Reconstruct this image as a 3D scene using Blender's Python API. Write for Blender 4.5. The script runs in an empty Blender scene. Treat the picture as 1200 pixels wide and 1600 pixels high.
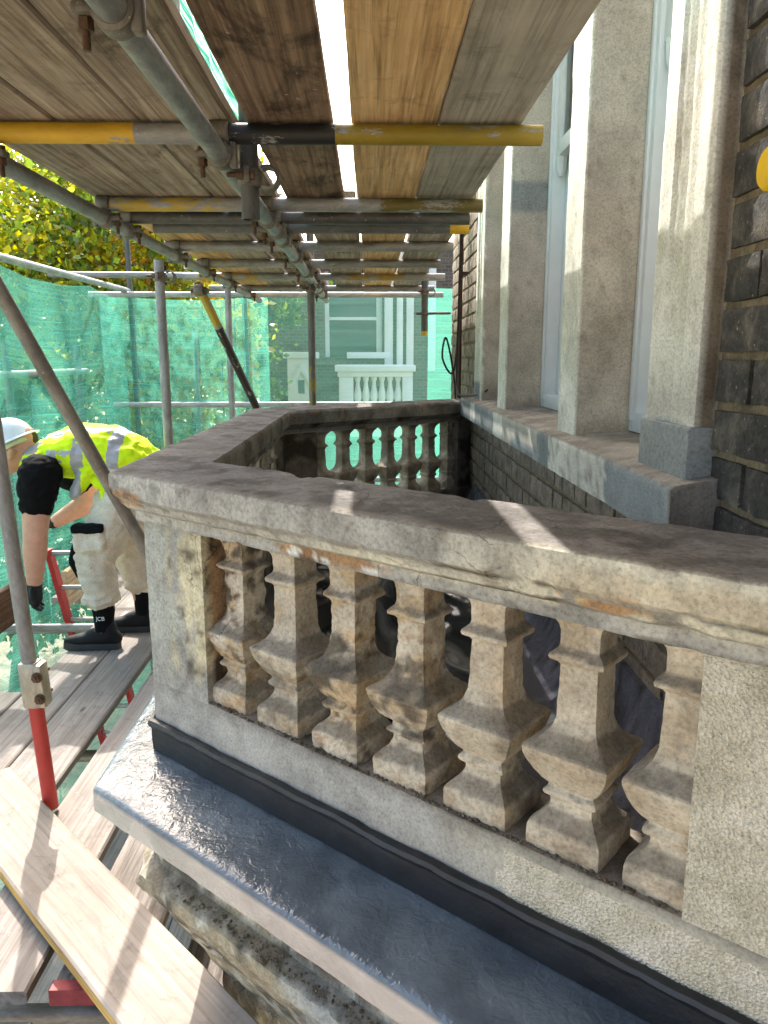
import bpy, bmesh, math, random
import numpy as np
from mathutils import Vector, Matrix, Quaternion, noise
R = math.radians
random.seed(7)
rng = np.random.default_rng(7)
scene = bpy.context.scene
COL = scene.collection

# ------------------------------------------------------------------ camera, sky, sun, exposure
cam_data = bpy.data.cameras.new('camera')
cam = bpy.data.objects.new('camera', cam_data); COL.objects.link(cam)
cam.location = (0, 0, 1.5)
cam.rotation_euler = (R(90) - math.atan(240 / 1200), 0, R(-1.12))
cam_data.sensor_fit = 'HORIZONTAL'; cam_data.sensor_width = 36.0
cam_data.lens = 36.0                       # 1200 px focal length over 1200 px width
cam_data.clip_start = 0.02; cam_data.clip_end = 1500
scene.camera = cam

SUN_AZ = Vector((-0.34, 0.94)).normalized()
SUN_EL = R(45)
world = bpy.data.worlds.new('World'); scene.world = world; world.use_nodes = True
wn = world.node_tree.nodes; wl = world.node_tree.links
bg = wn['Background']
sky = wn.new('ShaderNodeTexSky'); sky.sky_type = 'NISHITA'; sky.sun_disc = False
sky.sun_elevation = SUN_EL; sky.sun_rotation = math.atan2(SUN_AZ.x, SUN_AZ.y) % (2 * math.pi)
sky.air_density = 1.0; sky.dust_density = 5.0; sky.ozone_density = 0.6
wl.new(sky.outputs[0], bg.inputs[0]); bg.inputs[1].default_value = 0.15
sun_data = bpy.data.lights.new('sun', 'SUN'); sun_data.energy = 2.0; sun_data.angle = R(0.55)
sun_data.color = (1.0, 0.945, 0.88)
sun = bpy.data.objects.new('sun', sun_data); COL.objects.link(sun)
sd = Vector((SUN_AZ.x * math.cos(SUN_EL), SUN_AZ.y * math.cos(SUN_EL), math.sin(SUN_EL)))
sun.rotation_euler = (-sd).to_track_quat('-Z', 'Y').to_euler(); sun.location = sd * 30
vs = scene.view_settings
vs.view_transform = 'Standard'; vs.look = 'None'; vs.gamma = 1.0; vs.use_curve_mapping = False
vs.exposure = 2.2
scene.cycles.max_bounces = 10; scene.cycles.diffuse_bounces = 6; scene.cycles.transparent_max_bounces = 16
scene.cycles.use_denoising = True

# ------------------------------------------------------------------ helpers
def srgb(r, g, b, k=1.0):
    f = lambda c: ((c / 255) / 12.92 if c / 255 <= 0.04045 else ((c / 255 + 0.055) / 1.055) ** 2.4) * k
    return (f(r), f(g), f(b))

def N(p, s=1.0, seed=0.0):
    return noise.noise((p[0] * s + seed * 17.3, p[1] * s - seed * 9.1, p[2] * s + seed * 5.7))
def FB(p, s=1.0, seed=0.0, o=4):
    return noise.fractal((p[0] * s + seed * 17.3, p[1] * s - seed * 9.1, p[2] * s + seed * 5.7), 1.0, 2.0, o)

def tag(o, label=None, cat=None, group=None, kind=None):
    if label: o['label'] = label
    if cat: o['category'] = cat
    if group: o['group'] = group
    if kind: o['kind'] = kind
    return o

def wpos(o):
    p = Vector((0, 0, 0))
    while o is not None:
        p += o.location; o = o.parent
    return p

def empty(name, loc, label=None, cat=None, group=None, kind=None):
    o = bpy.data.objects.new(name, None); COL.objects.link(o); o.location = loc
    o.empty_display_size = 0.1
    return tag(o, label, cat, group, kind)

def link_mesh(name, me, mats=None, parent=None, smooth=True, loc=None):
    o = bpy.data.objects.new(name, me); COL.objects.link(o)
    if mats:
        for m in (mats if isinstance(mats, (list, tuple)) else [mats]):
            if m.name not in [x.name for x in me.materials if x]: me.materials.append(m)
    if parent is not None: o.parent = parent
    if loc is not None: o.location = loc
    if smooth and len(me.polygons):
        me.polygons.foreach_set('use_smooth', [True] * len(me.polygons))
        try: me.set_sharp_from_angle(angle=R(42))
        except Exception: pass
    return o

class MB:
    """collects shapes in world coordinates"""
    def __init__(s): s.v = []; s.f = []; s.m = []
    def add(s, vs_, fs, mi=0):
        b = len(s.v); s.v += [tuple(v) for v in vs_]; s.f += [tuple(i + b for i in f) for f in fs]; s.m += [mi] * len(fs)
    def box(s, a, b, mi=0, bev=0.0):
        x0, y0, z0 = a; x1, y1, z1 = b
        if bev <= 0:
            s.add([(x0,y0,z0),(x1,y0,z0),(x1,y1,z0),(x0,y1,z0),(x0,y0,z1),(x1,y0,z1),(x1,y1,z1),(x0,y1,z1)],
                  [(3,2,1,0),(4,5,6,7),(0,1,5,4),(1,2,6,5),(2,3,7,6),(3,0,4,7)], mi)
        else:
            bm = bmesh.new(); bmesh.ops.create_cube(bm, size=1)
            for v in bm.verts: v.co = ((x0+x1)/2 + v.co.x*(x1-x0), (y0+y1)/2 + v.co.y*(y1-y0), (z0+z1)/2 + v.co.z*(z1-z0))
            bmesh.ops.bevel(bm, geom=bm.edges[:], offset=bev, segments=2, profile=0.5, affect='EDGES')
            bm.verts.index_update()
            s.add([v.co[:] for v in bm.verts], [[v.index for v in f.verts] for f in bm.faces], mi); bm.free()
    def loft(s, rings, closed=True, cap=True, mi=0):
        n = len(rings[0]); V = []; F = []
        for r in rings: V += [tuple(p) for p in r]
        for i in range(len(rings) - 1):
            for j in range(n if closed else n - 1):
                k = (j + 1) % n
                F.append((i*n+j, i*n+k, (i+1)*n+k, (i+1)*n+j))
        if cap and closed:
            F.append(tuple(reversed(range(n)))); F.append(tuple((len(rings)-1)*n + j for j in range(n)))
        s.add(V, F, mi)
    def tube(s, pts, rad, n=12, cap=True, mi=0, flat=None):
        pts = [Vector(p) for p in pts]
        if not isinstance(rad, list): rad = [rad] * len(pts)
        up = None; rings = []
        for i, p in enumerate(pts):
            t = ((pts[i+1] - p) if i == 0 else (p - pts[i-1]) if i == len(pts)-1 else (pts[i+1] - pts[i-1])).normalized()
            if up is None:
                a = Vector((0,0,1)) if abs(t.z) < 0.9 else Vector((0,1,0))
                up = (a - t * a.dot(t)).normalized()
            else: up = (up - t * up.dot(t)).normalized()
            q = t.cross(up)
            r = rad[i]; rx, ry = r if isinstance(r, tuple) else (r, r)
            rings.append([p + q * rx * math.cos(2*math.pi*k/n) + up * ry * math.sin(2*math.pi*k/n) for k in range(n)])
        s.loft(rings, True, cap, mi)
    def capsule(s, pts, rad, n=14, mi=0):
        """tapered chain with round ends"""
        pts = [Vector(p) for p in pts]
        def rr(r, k): return (r[0]*k, r[1]*k) if isinstance(r, tuple) else r*k
        def mx(r): return max(r) if isinstance(r, tuple) else r
        t0 = (pts[0]-pts[1]).normalized(); t1 = (pts[-1]-pts[-2]).normalized()
        P = []; Q = []
        for a in (80, 55, 28): P.append(pts[0] + t0*mx(rad[0])*math.sin(R(a))); Q.append(rr(rad[0], math.cos(R(a))))
        P += pts; Q += list(rad)
        for a in (28, 55, 80): P.append(pts[-1] + t1*mx(rad[-1])*math.sin(R(a))); Q.append(rr(rad[-1], math.cos(R(a))))
        s.tube(P, Q, n, True, mi)
    def mesh(s, name, origin=(0,0,0)):
        me = bpy.data.meshes.new(name)
        ox, oy, oz = origin
        me.from_pydata([(x-ox, y-oy, z-oz) for x, y, z in s.v], [], s.f)
        if any(s.m): me.polygons.foreach_set('material_index', s.m)
        me.update(); return me
    def build(s, name, mats, parent=None, smooth=True, fix=True):
        o = wpos(parent) if parent is not None else Vector((0,0,0))
        me = s.mesh(name, o)
        if fix:
            bm = bmesh.new(); bm.from_mesh(me); bmesh.ops.recalc_face_normals(bm, faces=bm.faces[:]); bm.to_mesh(me); bm.free()
        return link_mesh(name, me, mats, parent, smooth)
    def thing(s, name, mats, label, cat, group=None, kind=None, smooth=True):
        """one-mesh top-level thing, origin at its base centre"""
        a = np.array(s.v); lo = a.min(0); hi = a.max(0)
        c = Vector(((lo[0]+hi[0])/2, (lo[1]+hi[1])/2, lo[2]))
        me = s.mesh(name, c)
        bm = bmesh.new(); bm.from_mesh(me); bmesh.ops.recalc_face_normals(bm, faces=bm.faces[:]); bm.to_mesh(me); bm.free()
        o = link_mesh(name, me, mats, None, smooth); o.location = c
        return tag(o, label, cat, group, kind)

SAT = 0.74
def paint(o, fn):
    """per-vertex surface colour (stain, patch, bare stone) in the attribute Col; fn gets the world position and normal"""
    me = o.data; w = wpos(o)
    a = me.color_attributes.new('Col', 'FLOAT_COLOR', 'POINT')
    out = np.ones((len(me.vertices), 4), dtype=np.float32)
    nm = np.zeros(len(me.vertices)*3, dtype=np.float32); me.vertices.foreach_get('normal', nm); nm = nm.reshape(-1, 3)
    for i, v in enumerate(me.vertices):
        c = fn(v.co + w, nm[i]); l_ = 0.3*c[0]+0.59*c[1]+0.11*c[2]
        out[i, :3] = [l_+(x-l_)*SAT for x in c]
    a.data.foreach_set('color', out.ravel())

def mixc(a, b, t):
    t = max(0.0, min(1.0, t)); return tuple(a[i]*(1-t) + b[i]*t for i in range(3))
def sstep(a, b, x):
    t = max(0.0, min(1.0, (x-a)/(b-a))); return t*t*(3-2*t)

# ------------------------------------------------------------------ materials
MATS = {}
def new_mat(name):
    m = bpy.data.materials.new(name); m.use_nodes = True
    nt = m.node_tree; b = nt.nodes['Principled BSDF']
    MATS[name] = m
    return m, nt, nt.nodes, nt.links, b
def nd(nodes, typ, **kw):
    n = nodes.new(typ)
    for k, v in kw.items(): setattr(n, k, v)
    return n
def coords(nt, scale=(1,1,1), rnd=True):
    ns, L = nt.nodes, nt.links
    tc = nd(ns, 'ShaderNodeTexCoord'); mp = nd(ns, 'ShaderNodeMapping'); mp.inputs['Scale'].default_value = scale
    if rnd:
        oi = nd(ns, 'ShaderNodeObjectInfo'); mul = nd(ns, 'ShaderNodeMath', operation='MULTIPLY'); mul.inputs[1].default_value = 37.0
        L.new(oi.outputs['Random'], mul.inputs[0])
        ad = nd(ns, 'ShaderNodeVectorMath', operation='ADD'); L.new(tc.outputs['Object'], ad.inputs[0]); L.new(mul.outputs[0], ad.inputs[1])
        L.new(ad.outputs[0], mp.inputs['Vector'])
    else: L.new(tc.outputs['Object'], mp.inputs['Vector'])
    return mp.outputs[0]
def noise_n(nt, vec, scale, detail=5, rough=0.6, dist=0.0):
    n = nd(nt.nodes, 'ShaderNodeTexNoise'); n.inputs['Scale'].default_value = scale; n.inputs['Detail'].default_value = detail
    n.inputs['Roughness'].default_value = rough; n.inputs['Distortion'].default_value = dist
    nt.links.new(vec, n.inputs['Vector']); return n.outputs['Fac']
def ramp(nt, fac, stops):
    r = nd(nt.nodes, 'ShaderNodeValToRGB'); el = r.color_ramp.elements
    while len(el) < len(stops): el.new(0.5)
    for e, (p, c) in zip(el, stops): e.position = p; e.color = (*c, 1) if len(c) == 3 else c
    nt.links.new(fac, r.inputs[0]); return r.outputs[0]
def mixn(nt, a, b, fac, mode='MIX'):
    m = nd(nt.nodes, 'ShaderNodeMix', data_type='RGBA', blend_type=mode)
    for sock, v in ((m.inputs[0], fac), (m.inputs[6], a), (m.inputs[7], b)):
        if hasattr(v, 'is_linked') or isinstance(v, bpy.types.NodeSocket): nt.links.new(v, sock)
        elif isinstance(v, (int, float)): sock.default_value = v
        else: sock.default_value = (*v, 1)
    return m.outputs[2]
def bump(nt, h, strength, dist=0.01, normal=None):
    b = nd(nt.nodes, 'ShaderNodeBump'); b.inputs['Strength'].default_value = strength; b.inputs['Distance'].default_value = dist
    nt.links.new(h, b.inputs['Height'])
    if normal is not None: nt.links.new(normal, b.inputs['Normal'])
    return b.outputs[0]
def g(v): return (v, v, v)

def stone_mat(name, cols=None, scale=9.0, attr=False, rough=0.9, b1=0.5, b2=0.35, fine=120.0, spot=None, pit=0.0, blotch=0.42, crack=False):
    """weathered stone or render: cols are three base colours mixed by noise, or the painted attribute"""
    m, nt, ns, L, b = new_mat(name)
    v = coords(nt, rnd=True)
    n1 = noise_n(nt, v, scale, 7, 0.65, 0.4); n2 = noise_n(nt, v, fine, 6, 0.7)
    if attr:
        a = nd(ns, 'ShaderNodeAttribute', attribute_name='Col'); c = a.outputs['Color']
        c = mixn(nt, c, ramp(nt, n1, [(0.3, g(0.72)), (0.7, g(1.22))]), 1.0, 'MULTIPLY')
        n4 = noise_n(nt, v, 55, 6, 0.75, 0.8)
        c = mixn(nt, c, ramp(nt, n4, [(0.36, g(0.55)), (0.5, g(1.0)), (0.68, g(1.2))]), blotch, 'MULTIPLY')
    else: c = ramp(nt, n1, [(0.32, cols[0]), (0.5, cols[1]), (0.68, cols[2])])
    c = mixn(nt, c, ramp(nt, n2, [(0.28, g(0.5)), (0.5, g(1.0)), (0.74, g(1.3))]), 0.85, 'MULTIPLY')
    if spot:
        n3 = noise_n(nt, v, spot[1], 4, 0.75, 0.3)
        c = mixn(nt, c, spot[0], ramp(nt, n3, [(spot[2], g(0)), (spot[2]+0.07, g(1))]))
    crk = None
    if crack:
        wv = nd(ns, 'ShaderNodeVectorMath', operation='MULTIPLY_ADD'); nz = nd(ns, 'ShaderNodeTexNoise'); nz.inputs['Scale'].default_value = 14; nz.inputs['Detail'].default_value = 5; L.new(v, nz.inputs['Vector'])
        L.new(nz.outputs['Color'], wv.inputs[0]); wv.inputs[1].default_value = (0.09, 0.09, 0.09); L.new(v, wv.inputs[2])
        ve = nd(ns, 'ShaderNodeTexVoronoi', feature='DISTANCE_TO_EDGE'); ve.inputs['Scale'].default_value = 8.5; L.new(wv.outputs[0], ve.inputs['Vector'])
        ln = ramp(nt, ve.outputs['Distance'], [(0.003, g(1)), (0.011, g(0))])
        crk = mixn(nt, (0, 0, 0), ln, ramp(nt, noise_n(nt, v, 3.5, 3, 0.5, 0.4), [(0.55, g(0)), (0.62, g(0.9))]))
        c = mixn(nt, c, mixn(nt, c, g(0.34), 1.0, 'MULTIPLY'), crk)
    L.new(c, b.inputs['Base Color']); b.inputs['Roughness'].default_value = rough
    b.inputs['Specular IOR Level'].default_value = 0.25
    nb = bump(nt, n1, b1, 0.012); nb = bump(nt, n2, b2, 0.003, nb)
    if pit:
        vo = nd(ns, 'ShaderNodeTexVoronoi'); vo.inputs['Scale'].default_value = 260; L.new(v, vo.inputs['Vector'])
        nb = bump(nt, vo.outputs['Distance'], pit, 0.004, nb)
    L.new(nb, b.inputs['Normal'])
    return m

def wood_mat(name, dark, mid, light, rough=0.85, grain=1.0, stain=None, stain_at=0.56, bumps=0.35, lines=0.8):
    m, nt, ns, L, b = new_mat(name)
    v = coords(nt, (1, 1, 1)); vg = coords(nt, (0.7, 16, 16)); vf = coords(nt, (2.2, 95, 60))
    n1 = noise_n(nt, vg, 1.6, 6, 0.6, 1.6 * grain); n2 = noise_n(nt, vf, 1.0, 5, 0.65, 0.3); n3 = noise_n(nt, v, 3.2, 5, 0.6, 0.5)
    c = ramp(nt, n1, [(0.28, dark), (0.5, mid), (0.72, light)])
    c = mixn(nt, c, ramp(nt, n2, [(0.32, g(0.45)), (0.5, g(1.0)), (0.72, g(1.2))]), lines, 'MULTIPLY')
    c = mixn(nt, c, ramp(nt, n3, [(0.3, g(0.7)), (0.7, g(1.2))]), 0.7, 'MULTIPLY')
    if stain: c = mixn(nt, c, stain, ramp(nt, noise_n(nt, coords(nt, (1.5, 3, 3)), 2.4, 6, 0.7, 0.8), [(stain_at, g(0)), (stain_at+0.16, g(0.85))]))
    c = mixn(nt, c, srgb(186,180,168), ramp(nt, noise_n(nt, v, 55, 3, 0.6, 0.2), [(0.69, g(0)), (0.73, g(0.6))]))
    c = mixn(nt, c, mixn(nt, c, g(0.5), 1.0, 'MULTIPLY'), ramp(nt, noise_n(nt, v, 13, 7, 0.75, 0.4), [(0.55, g(0)), (0.72, g(0.75))]))
    # knots
    vo = nd(ns, 'ShaderNodeTexVoronoi'); vo.inputs['Scale'].default_value = 1.0; L.new(coords(nt, (2.3, 7, 7)), vo.inputs['Vector'])
    c = mixn(nt, c, tuple(x*0.35 for x in dark), ramp(nt, vo.outputs['Distance'], [(0.035, g(0.8)), (0.09, g(0))]))
    L.new(c, b.inputs['Base Color']); b.inputs['Roughness'].default_value = rough; b.inputs['Specular IOR Level'].default_value = 0.25
    nb = bump(nt, n2, bumps, 0.004); nb = bump(nt, n1, bumps, 0.006, nb); L.new(nb, b.inputs['Normal'])
    return m

def tube_mat(name, paints=(), base=(0.30, 0.295, 0.28), rough=0.52, metal=0.35, dark=0.0):
    """galvanised tube; paints = (z0, z1, colour, coverage) along the tube's own axis"""
    m, nt, ns, L, b = new_mat(name)
    v = coords(nt, (1, 1, 0.35)); v0 = coords(nt, (1, 1, 1), rnd=False)
    n1 = noise_n(nt, v, 22, 6, 0.65, 0.5); n2 = noise_n(nt, v, 140, 4, 0.7)
    c = ramp(nt, n1, [(0.3, tuple(x*0.6 for x in base)), (0.52, base), (0.75, tuple(min(1, x*1.5) for x in base))])
    c = mixn(nt, c, srgb(96, 74, 52), ramp(nt, noise_n(nt, v, 9, 6, 0.7, 0.6), [(0.58, g(0)), (0.72, g(0.55))]))
    c = mixn(nt, c, ramp(nt, n2, [(0.3, g(0.75)), (0.7, g(1.15))]), 0.7, 'MULTIPLY')
    c = mixn(nt, c, srgb(196,192,182), ramp(nt, noise_n(nt, coords(nt), 75, 3, 0.6, 0.2), [(0.68, g(0)), (0.72, g(0.7))]))
    cov_total = None
    for (z0, z1, pc, cov) in paints:
        sp = nd(ns, 'ShaderNodeSeparateXYZ'); L.new(v0, sp.inputs[0])
        a = nd(ns, 'ShaderNodeMath', operation='GREATER_THAN'); a.inputs[1].default_value = z0; L.new(sp.outputs[2], a.inputs[0])
        d = nd(ns, 'ShaderNodeMath', operation='LESS_THAN'); d.inputs[1].default_value = z1; L.new(sp.outputs[2], d.inputs[0])
        mu = nd(ns, 'ShaderNodeMath', operation='MULTIPLY'); L.new(a.outputs[0], mu.inputs[0]); L.new(d.outputs[0], mu.inputs[1])
        nn = noise_n(nt, v, 26, 7, 0.68, 0.3)
        rm = ramp(nt, nn, [(max(0.0, 0.62-cov*0.32), g(1)), (max(0.02, 0.64-cov*0.32+0.02), g(0))]) if cov < 0.98 else None
        if rm is not None:
            inv = nd(ns, 'ShaderNodeInvert'); L.new(rm, inv.inputs['Color'])
            mm = nd(ns, 'ShaderNodeMath', operation='MULTIPLY'); L.new(mu.outputs[0], mm.inputs[0]); L.new(inv.outputs[0], mm.inputs[1]); fac = mm.outputs[0]
        else: fac = mu.outputs[0]
        pv = mixn(nt, pc, ramp(nt, n1, [(0.3, g(0.7)), (0.7, g(1.15))]), 0.8, 'MULTIPLY')
        c = mixn(nt, c, pv, fac)
        cov_total = fac
    L.new(c, b.inputs['Base Color']); b.inputs['Roughness'].default_value = rough
    b.inputs['Metallic'].default_value = metal if not paints else 0.1
    L.new(bump(nt, n2, 0.15, 0.002), b.inputs['Normal'])
    return m

def plain_mat(name, col, rough=0.6, metal=0.0, spec=0.5, var=0.25, scale=14, bmp=0.1, coat=0.0):
    m, nt, ns, L, b = new_mat(name)
    v = coords(nt); n1 = noise_n(nt, v, scale, 6, 0.65, 0.3); n2 = noise_n(nt, v, scale*9, 4, 0.6)
    c = ramp(nt, n1, [(0.3, tuple(x*(1-var) for x in col)), (0.7, tuple(min(1, x*(1+var)) for x in col))])
    L.new(c, b.inputs['Base Color']); b.inputs['Roughness'].default_value = rough; b.inputs['Metallic'].default_value = metal
    b.inputs['Specular IOR Level'].default_value = spec; b.inputs['Coat Weight'].default_value = coat
    L.new(bump(nt, n2, bmp, 0.003), b.inputs['Normal'])
    return m

M_stone = stone_mat('painted_stone', attr=True, scale=14, b1=0.35, b2=0.5, fine=150, spot=(srgb(84,74,60), 130, 0.69), crack=True)
M_smooth = stone_mat('smooth_painted_stone', attr=True, scale=7, b1=0.15, b2=0.3, fine=190, blotch=0.14)
M_smooth2 = stone_mat('rendered_rail', attr=True, scale=10, b1=0.2, b2=0.4, fine=190, blotch=0.12)
M_mid = stone_mat('sound_baluster_stone', attr=True, scale=14, b1=0.3, b2=0.5, fine=150, blotch=0.42, spot=(srgb(96,84,66), 120, 0.68))
M_pebble = stone_mat('pebble_render', [srgb(186,178,156), srgb(210,202,180), srgb(226,218,200)], scale=16, b1=0.2, b2=0.5, fine=220, spot=(srgb(96,84,62), 330, 0.6), pit=0.9)
M_mortar = stone_mat('mortar', [srgb(104,94,76), srgb(128,116,94), srgb(152,138,112)], scale=18, b1=0.6, b2=0.6, fine=160)
M_brick = stone_mat('sooty_brick', [srgb(48,48,47), srgb(74,73,70), srgb(112,107,98)], scale=15, rough=1.0, b1=0.5, b2=0.7, fine=120, spot=(srgb(186,176,152), 110, 0.64))
M_brick2 = stone_mat('grey_brown_brick', [srgb(96,88,78), srgb(134,124,110), srgb(162,150,132)], scale=13, b1=0.5, b2=0.5, fine=130, spot=(srgb(70,62,52), 40, 0.62))
M_cream = stone_mat('cream_stone_paint', [srgb(196,198,178), srgb(214,216,198), srgb(226,226,210)], scale=5, b1=0.12, b2=0.25, fine=90, spot=(srgb(176,166,140), 26, 0.7), rough=0.6)
M_mull = stone_mat('bare_mullion_stone', [srgb(158,148,132), srgb(178,168,152), srgb(190,182,166)], scale=6, b1=0.25, b2=0.4, fine=120, spot=(srgb(112,100,84), 60, 0.72))
M_cement = stone_mat('grey_cement_repair', [srgb(132,138,138), srgb(146,151,149), srgb(158,161,157)], scale=5, b1=0.15, b2=0.2, fine=140)
M_frame = plain_mat('white_sash_paint', srgb(206,214,218), 0.4, 0, 0.5, 0.06, 8, 0.05)
M_lead = plain_mat('black_lead', srgb(32,34,38), 0.4, 0.1, 0.5, 0.35, 12, 0.35)
M_dark = plain_mat('dark_interior', srgb(60,58,56), 0.9)
M_curtain = plain_mat('curtain_cloth', srgb(196,202,204), 0.9, 0, 0.2, 0.08, 4)
M_polythene = plain_mat('black_polythene', srgb(26,27,31), 0.22, 0, 0.5, 0.2, 6, 0.1)
M_navy = plain_mat('navy_membrane', srgb(26,30,42), 0.42, 0, 0.5, 0.3, 8, 0.3)
M_grit = stone_mat('grit', [srgb(74,68,60), srgb(108,100,86), srgb(150,138,116)], scale=60, fine=200)

# glass
M_glass, nt, ns, L, b = new_mat('window_glass')
tr = nd(ns, 'ShaderNodeBsdfTransparent'); tr.inputs[0].default_value = (0.82, 0.88, 0.9, 1)
gl = nd(ns, 'ShaderNodeBsdfGlossy'); gl.inputs['Roughness'].default_value = 0.02
fr = nd(ns, 'ShaderNodeFresnel'); fr.inputs[0].default_value = 1.5
mx = nd(ns, 'ShaderNodeMixShader'); L.new(fr.outputs[0], mx.inputs[0]); L.new(tr.outputs[0], mx.inputs[1]); L.new(gl.outputs[0], mx.inputs[2])
L.new(mx.outputs[0], ns['Material Output'].inputs[0])

# liquid waterproof coating on the balcony slab: wrinkled glossy blue grey
M_coat, nt, ns, L, b = new_mat('blue_grey_coating')
v = coords(nt, rnd=False)
a = nd(ns, 'ShaderNodeAttribute', attribute_name='Col')
n1 = noise_n(nt, v, 7, 6, 0.6, 0.6); n2 = noise_n(nt, v, 70, 3, 0.5, 1.2); n3 = noise_n(nt, v, 16, 5, 0.6, 0.8)
c = mixn(nt, a.outputs['Color'], ramp(nt, n1, [(0.3, g(0.75)), (0.7, g(1.2))]), 1.0, 'MULTIPLY')
L.new(c, b.inputs['Base Color']); L.new(ramp(nt, n1, [(0.3, g(0.14)), (0.7, g(0.34))]), b.inputs['Roughness'])
b.inputs['Specular IOR Level'].default_value = 0.7
nb = bump(nt, n2, 0.32, 0.006); nb = bump(nt, n3, 0.28, 0.014, nb); L.new(nb, b.inputs['Normal'])

# ------------------------------------------------------------------ ground
def ground_mat():
    m, nt, ns, L, b = new_mat('garden_ground')
    v = coords(nt, rnd=False)
    n1 = noise_n(nt, v, 0.35, 6, 0.6, 0.4); n2 = noise_n(nt, v, 9, 5, 0.7)
    c = ramp(nt, n1, [(0.35, srgb(122,116,98)), (0.55, srgb(148,138,118)), (0.7, srgb(170,158,138))])
    c = mixn(nt, c, ramp(nt, n2, [(0.3, g(0.6)), (0.7, g(1.3))]), 0.8, 'MULTIPLY')
    L.new(c, b.inputs['Base Color']); b.inputs['Roughness'].default_value = 0.95
    L.new(bump(nt, n2, 0.6, 0.05), b.inputs['Normal']); return m
GZ = -3.6
mb = MB()
n = 40
xs = np.sign(np.linspace(-1, 1, n+1)) * np.abs(np.linspace(-1, 1, n+1))**3 * 600
V = [(x, y, GZ + (0.12*N((x, y, 0), 0.15) if abs(x) < 40 and abs(y) < 40 else 0)) for y in xs for x in xs]
F = [(j*(n+1)+i, j*(n+1)+i+1, (j+1)*(n+1)+i+1, (j+1)*(n+1)+i) for j in range(n) for i in range(n)]
mb.add(V, F)
o = mb.build('ground', ground_mat()); tag(o, 'garden ground far below the scaffold', None, None, 'structure')

# ------------------------------------------------------------------ balcony geometry
TH = R(41); U = Vector((math.cos(TH), -math.sin(TH), 0)); IN = Vector((math.sin(TH), math.cos(TH), 0))
O0 = Vector((-0.382, 1.394, 0)); XF = -0.515; KF = 0.78; YC = 2.48; XWALL = 0.556
def cant(s, d, z): p = O0 + U*s + IN*d; return Vector((p.x, p.y, z))
def s_corner(d): return (XF + (KF if d > 0 else 0.45)*d - O0.x - IN.x*d) / U.x
def s_wall(d, xw=XWALL): return (xw - O0.x - IN.x*d) / U.x
def mir(p): return Vector((p[0], 2*YC - p[1], p[2]))
def sec_ends(sec, d, z):
    if sec == 'near': return cant(s_corner(d), d, z), cant(s_wall(d), d, z)
    if sec == 'far': return mir(cant(s_corner(d), d, z)), mir(cant(s_wall(d), d, z))
    a = cant(s_corner(d), d, z); return a, mir(a)
def subdiv(profile, res, closed=True):
    out = []; n = len(profile)
    for i in range(n if closed else n-1):
        a = profile[i]; b_ = profile[(i+1) % n]
        k = max(1, int(round(math.hypot(a[0]-b_[0], a[1]-b_[1]) / res)))
        for j in range(k): out.append((a[0]+(b_[0]-a[0])*j/k, a[1]+(b_[1]-a[1])*j/k))
    if not closed: out.append(profile[-1])
    return out
def sweep(name, sec, profile, mats, parent, res=0.011, seg=0.014, closed=True, amp=0.0, seed=0, fn=None, ends=None, chips=0.0):
    prof = subdiv(profile, res, closed)
    E = [(ends or sec_ends)(sec, d, z) for d, z in prof]
    L_ = max((e[1]-e[0]).length for e in E); k = max(2, int(L_/seg))
    rings = [[e[0].lerp(e[1], i/k) for e in E] for i in range(k+1)]
    mb = MB(); mb.loft(rings, closed, False)
    o = mb.build(name, mats, parent)
    if amp or chips: rough(o, amp, seed, chips)
    if fn: paint(o, fn)
    return o
def rough(o, amp, seed=0, chips=0.0, s1=7.0, s2=45.0):
    me = o.data; w = wpos(o)
    nm = np.zeros(len(me.vertices)*3, dtype=np.float32); me.vertices.foreach_get('normal', nm); nm = nm.reshape(-1, 3)
    co = np.zeros(len(me.vertices)*3, dtype=np.float32); me.vertices.foreach_get('co', co); co = co.reshape(-1, 3)
    for i in range(len(co)):
        p = (co[i][0]+w.x, co[i][1]+w.y, co[i][2]+w.z)
        h = amp*(FB(p, s1, seed, 3)*0.9 + FB(p, s2, seed+3, 3)*0.55)
        if chips:
            c = FB(p, 16, seed+8, 4); h -= chips*max(0.0, c-0.28)*2.2
        co[i] += nm[i]*h
    me.vertices.foreach_set('co', co.ravel()); me.update()

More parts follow.
